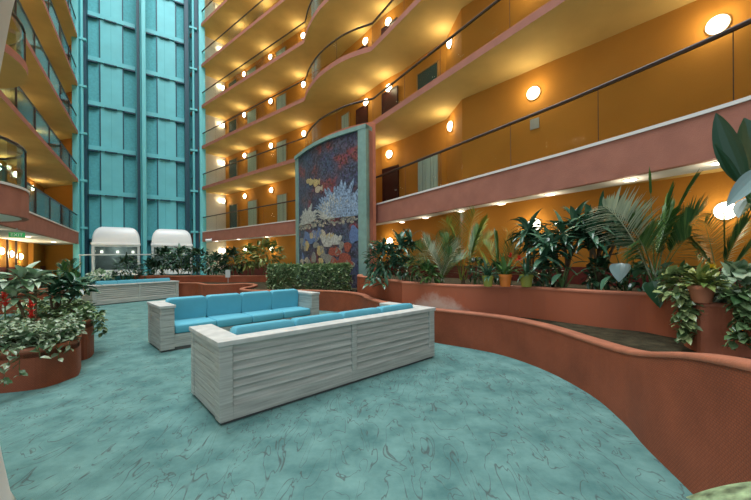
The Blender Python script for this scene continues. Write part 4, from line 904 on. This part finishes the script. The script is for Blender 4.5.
# near plant at the lower right corner
pb = Vector((1.12, .72, 0)); t = thing('dumb_cane', 'pale mottled broad leaf of a plant poking in at the lower right corner', 'plant', pb); pot(t, pb, .16, .26, M['pot_terra'])
q = MB()
for b, tip, wd in ((g(800, 482, .98), g(686, 497, 1.12), .27), (g(830, 540, .9), g(860, 470, 1.1), .2)):
    m = MB(); blade(m, b, tip, wd, 'oval', .16, 12, -.35, .35); child(m, 'leaf', M['mottled'], t); q.tube([pb + UP * .2, pb.lerp(b, .6) + UP * .1, b], .012, 6)
child(q, 'stalks', M['stem'], t)

# --- far planter before the elevators and the mural hedge
for lab, x, y, D, rx, rz, col, lw, shp in (('low dark shrub at the end of the far planter, under the guard rail', 152, 271, 15.6, .55, .45, 'dark', .07, 'lance'), ('dense dark shrub below the second elevator car', 166, 262, 15.6, .62, .62, 'dark', .08, 'lance'), ('grey-green spiky shrub in front of the second elevator car', 181, 261, 15.5, .6, .65, 'gloss', .07, 'lance'),
        ('rounded dark shrub below the teal tower column', 198, 263, 15.3, .55, .6, 'dark', .08, 'lance'), ('silvery shrub above the signpost', 215, 266, 15.2, .55, .5, 'gloss', .08, 'oval'), ('dark shrub right of the signpost', 232, 264, 15.0, .5, .6, 'dark', .08, 'oval'),
        ('yellow-green shrub beside the hedge', 250, 260, 14.9, .55, .6, 'yellowgreen', .08, 'oval'), ('tall loose yellow-green shrub against the orange wall, left of the mural', 268, 257, 14.7, .72, .7, 'yellowgreen', .08, 'lance')):
    bush('leafy_shrub', lab, g(x, y, D), (rx, .5, rz), 210, .30, lw * 1.3, col, .72, shp, .7, 5, group='shrubs of the far planter')
bush('leafy_shrub', 'round dark shrub in front of the first elevator car', g(126, 269.5, 14.9), (.55, .45, .55), 200, .26, .08, 'dark', .5, 'lance', .7, 5)
bush('ground_cover', 'pale speckled ground cover left of the round dark shrub', g(101, 276, 14.6), (.6, .4, .22), 170, .16, .09, 'pale', .4, 'oval', .5, 0)
hd = plant('clipped_hedge', 'dense clipped green hedge in front of the mural', (-1.9, 10.3, .5), 'hedge'); m = MB(); q = MB()
hpth = crom([Vector((-3.35, 10.7, 0)), Vector((-2.6, 10.35, 0)), Vector((-1.5, 10.2, 0)), Vector((-.75, 10.1, 0))], 8)
for _ in range(4600):
    f = rv(0, len(hpth) - 1.01); i = int(f); p = hpth[i].lerp(hpth[i + 1], f - i); z = .5 + .70 * rv(0, 1) ** .8; top = rv(0, 1) < .35
    if top: z = 1.18 + rv(-.05, .09); p = p + Vector((0, rv(-.3, .3), 0))
    else: p = p + Vector((0, -.30 + rv(-.06, .10), 0))
    leaf(m, Vector((p.x, p.y, z)), Vector((rv(-.7, .7), -rv(.1, 1), rv(-.1, 1))), .12 * rv(.7, 1.3), .065, .5, 'oval', 3, roll=rv(-.6, .6))
child(m, 'foliage', G['hedge'], hd)
for i in range(0, len(hpth), 2): p = hpth[i]; q.tube([(p.x, p.y, .46), (p.x + .05, p.y - .05, 1.2)], [.015, .006], 5)
child(q, 'stems', M['trunk'], hd)
q = MB(); p = on(228.2, 294.8, 0); t = thing('signpost', 'small grey sign plate on a thin post before the far planter', 'sign', p)
q.tube([p, p + UP * .95], .015, 6); child(q, 'post', M['grey'], t); q = MB(); a = p + UP * .85; q.box((a.x - .10, a.y - .03, a.z - .12), (a.x + .10, a.y - .015, a.z + .20)); child(q, 'sign_plate', M['cabin'], t)

# --- left planters
def inside(poly, p):
    c = False; n = len(poly)
    for i in range(n):
        a, b = poly[i], poly[i - 1]
        if (a.y > p.y) != (b.y > p.y) and p.x < (b.x - a.x) * (p.y - a.y) / (b.y - a.y) + a.x: c = not c
    return c
def cover(name, label, poly, z, zh, n, L_, W_, col, trails, xmax=99, xmin=-99):
    c = sum(poly, Vector()) / len(poly); t = thing(name, label, 'ground cover', (c.x, c.y, z)); m = MB(); q = MB(); k = 0
    xs = [p.x for p in poly]; ys = [p.y for p in poly]
    while k < n:
        p = Vector((rv(max(min(xs), xmin), max(xs)), rv(min(ys), max(ys)), 0))
        if not inside(poly, p): continue
        k += 1; leaf(m, Vector((p.x, p.y, z + zh * (.35 + .65 * math.sin(p.x * 5) * math.sin(p.y * 6 + 1) * .5 + .5 * rv(0, 1)))), rdir(-10, 60), L_ * rv(.7, 1.25), W_ * rv(.8, 1.2), .6, 'oval', 3, roll=rv(-.6, .6))
    ed = [poly[i].lerp(c, rv(.03, .12)) for i in range(len(poly)) for _ in range(14)]
    for p in ed:
        p = Vector((p.x + rv(-.05, .05), p.y + rv(-.05, .05), 0))
        if min(xs) <= p.x and p.x >= xmin and inside(poly, p): leaf(m, Vector((p.x, p.y, z + zh * rv(.1, .75))), rdir(-20, 60), L_ * rv(.7, 1.25), W_ * rv(.8, 1.2), .8, 'oval', 3, roll=rv(-.6, .6))
    for p, out, dr, nl in trails: trail(m, q, p, out, dr, L_, W_, nl)
    child(m, 'foliage', G[col], t)
    if q.v: child(q, 'vines', M['stem'], t)
    return t
tr = [(on(x, y, .47), (.05, -.12, 0), d_, n_) for x, y, d_, n_ in ((20, 350, .38, 14), (24, 349, .30, 10), (10, 352, .2, 8), (57, 343, .16, 8), (62, 341, .22, 9), (76, 338, .12, 10), (45, 346, .12, 6))]
cover('ground_cover', 'speckled leafy ground cover spilling over the rounded left planter', [V2(p) for p in l1], .42, .24, 1700, .085, .05, 'varieg', tr, xmin=-5.2)
tr = [(on(x, y, .58), (.12, -.03, 0), d_, n_) for x, y, d_, n_ in ((92, 317, .25, 26), (94, 315, .3, 26), (96, 314, .32, 24), (90, 319, .2, 14))]
cover('ground_cover', 'dark leafy ground cover trailing off the corner of the second left planter', [V2(p) for p in l2], .52, .2, 900, .09, .055, 'ivy', tr)
dracaena('frangipani', 'broad-leaved plant with pale upturned leaves and bare branching stems, left foreground', gb(30, 4.6, .42), [g(8, 281, 4.6), g(22, 272, 4.6), g(36, 274, 4.7), g(14, 292, 4.5)], .30, .095, 22, 'pale', 'oval', .016, .9, .14, (0, 60))
dracaena('frangipani', 'broad-leaved green plant on bare branching stems over the second left planter', gb(57, 5.3, .52), [g(47, 273, 5.3), g(60, 278, 5.4), g(72, 282, 5.3), g(54, 288, 5.2), g(82, 285, 5.5)], .30, .09, 22, 'gloss', 'oval', .015, .9, .14, (0, 60))
palm('small_palm', 'small green palm behind the broad-leaved plants, before the teal column', gb(68, 10.3, .48), [g(62, 266, 10.3), g(70, 262, 10.4), g(77, 268, 10.2), g(58, 276, 10.1), g(80, 277, 10.2)], .45, .05, ['mid'], .2, 16)
for lab, x, y, D, bz in (('red flower spike rising from the ground cover of the rounded left planter', 31, 314, 4.2, .42), ('red flower spike at the left edge of the picture', 5, 304, 4.25, .42)):
    b = gb(x, D, bz); t = plant('bromeliad', lab, b, 'flower'); m = MB()
    for _ in range(14): leaf(m, b + UP * .05, rdir(20, 75), .22, .04, 1.0, 'strap', 4)
    child(m, 'foliage', G['mid'], t); q = MB(); top = g(x, y - 11, D)
    q.tube([b, top], .008, 5); child(q, 'flower_stalk', M['stem'], t); q = MB()
    for k in range(26): leaf(q, top - UP * rv(0, .2), rdir(15, 75), .075, .04, .2, 'lance', 3)
    child(q, 'flower', M['red_flower'], t)
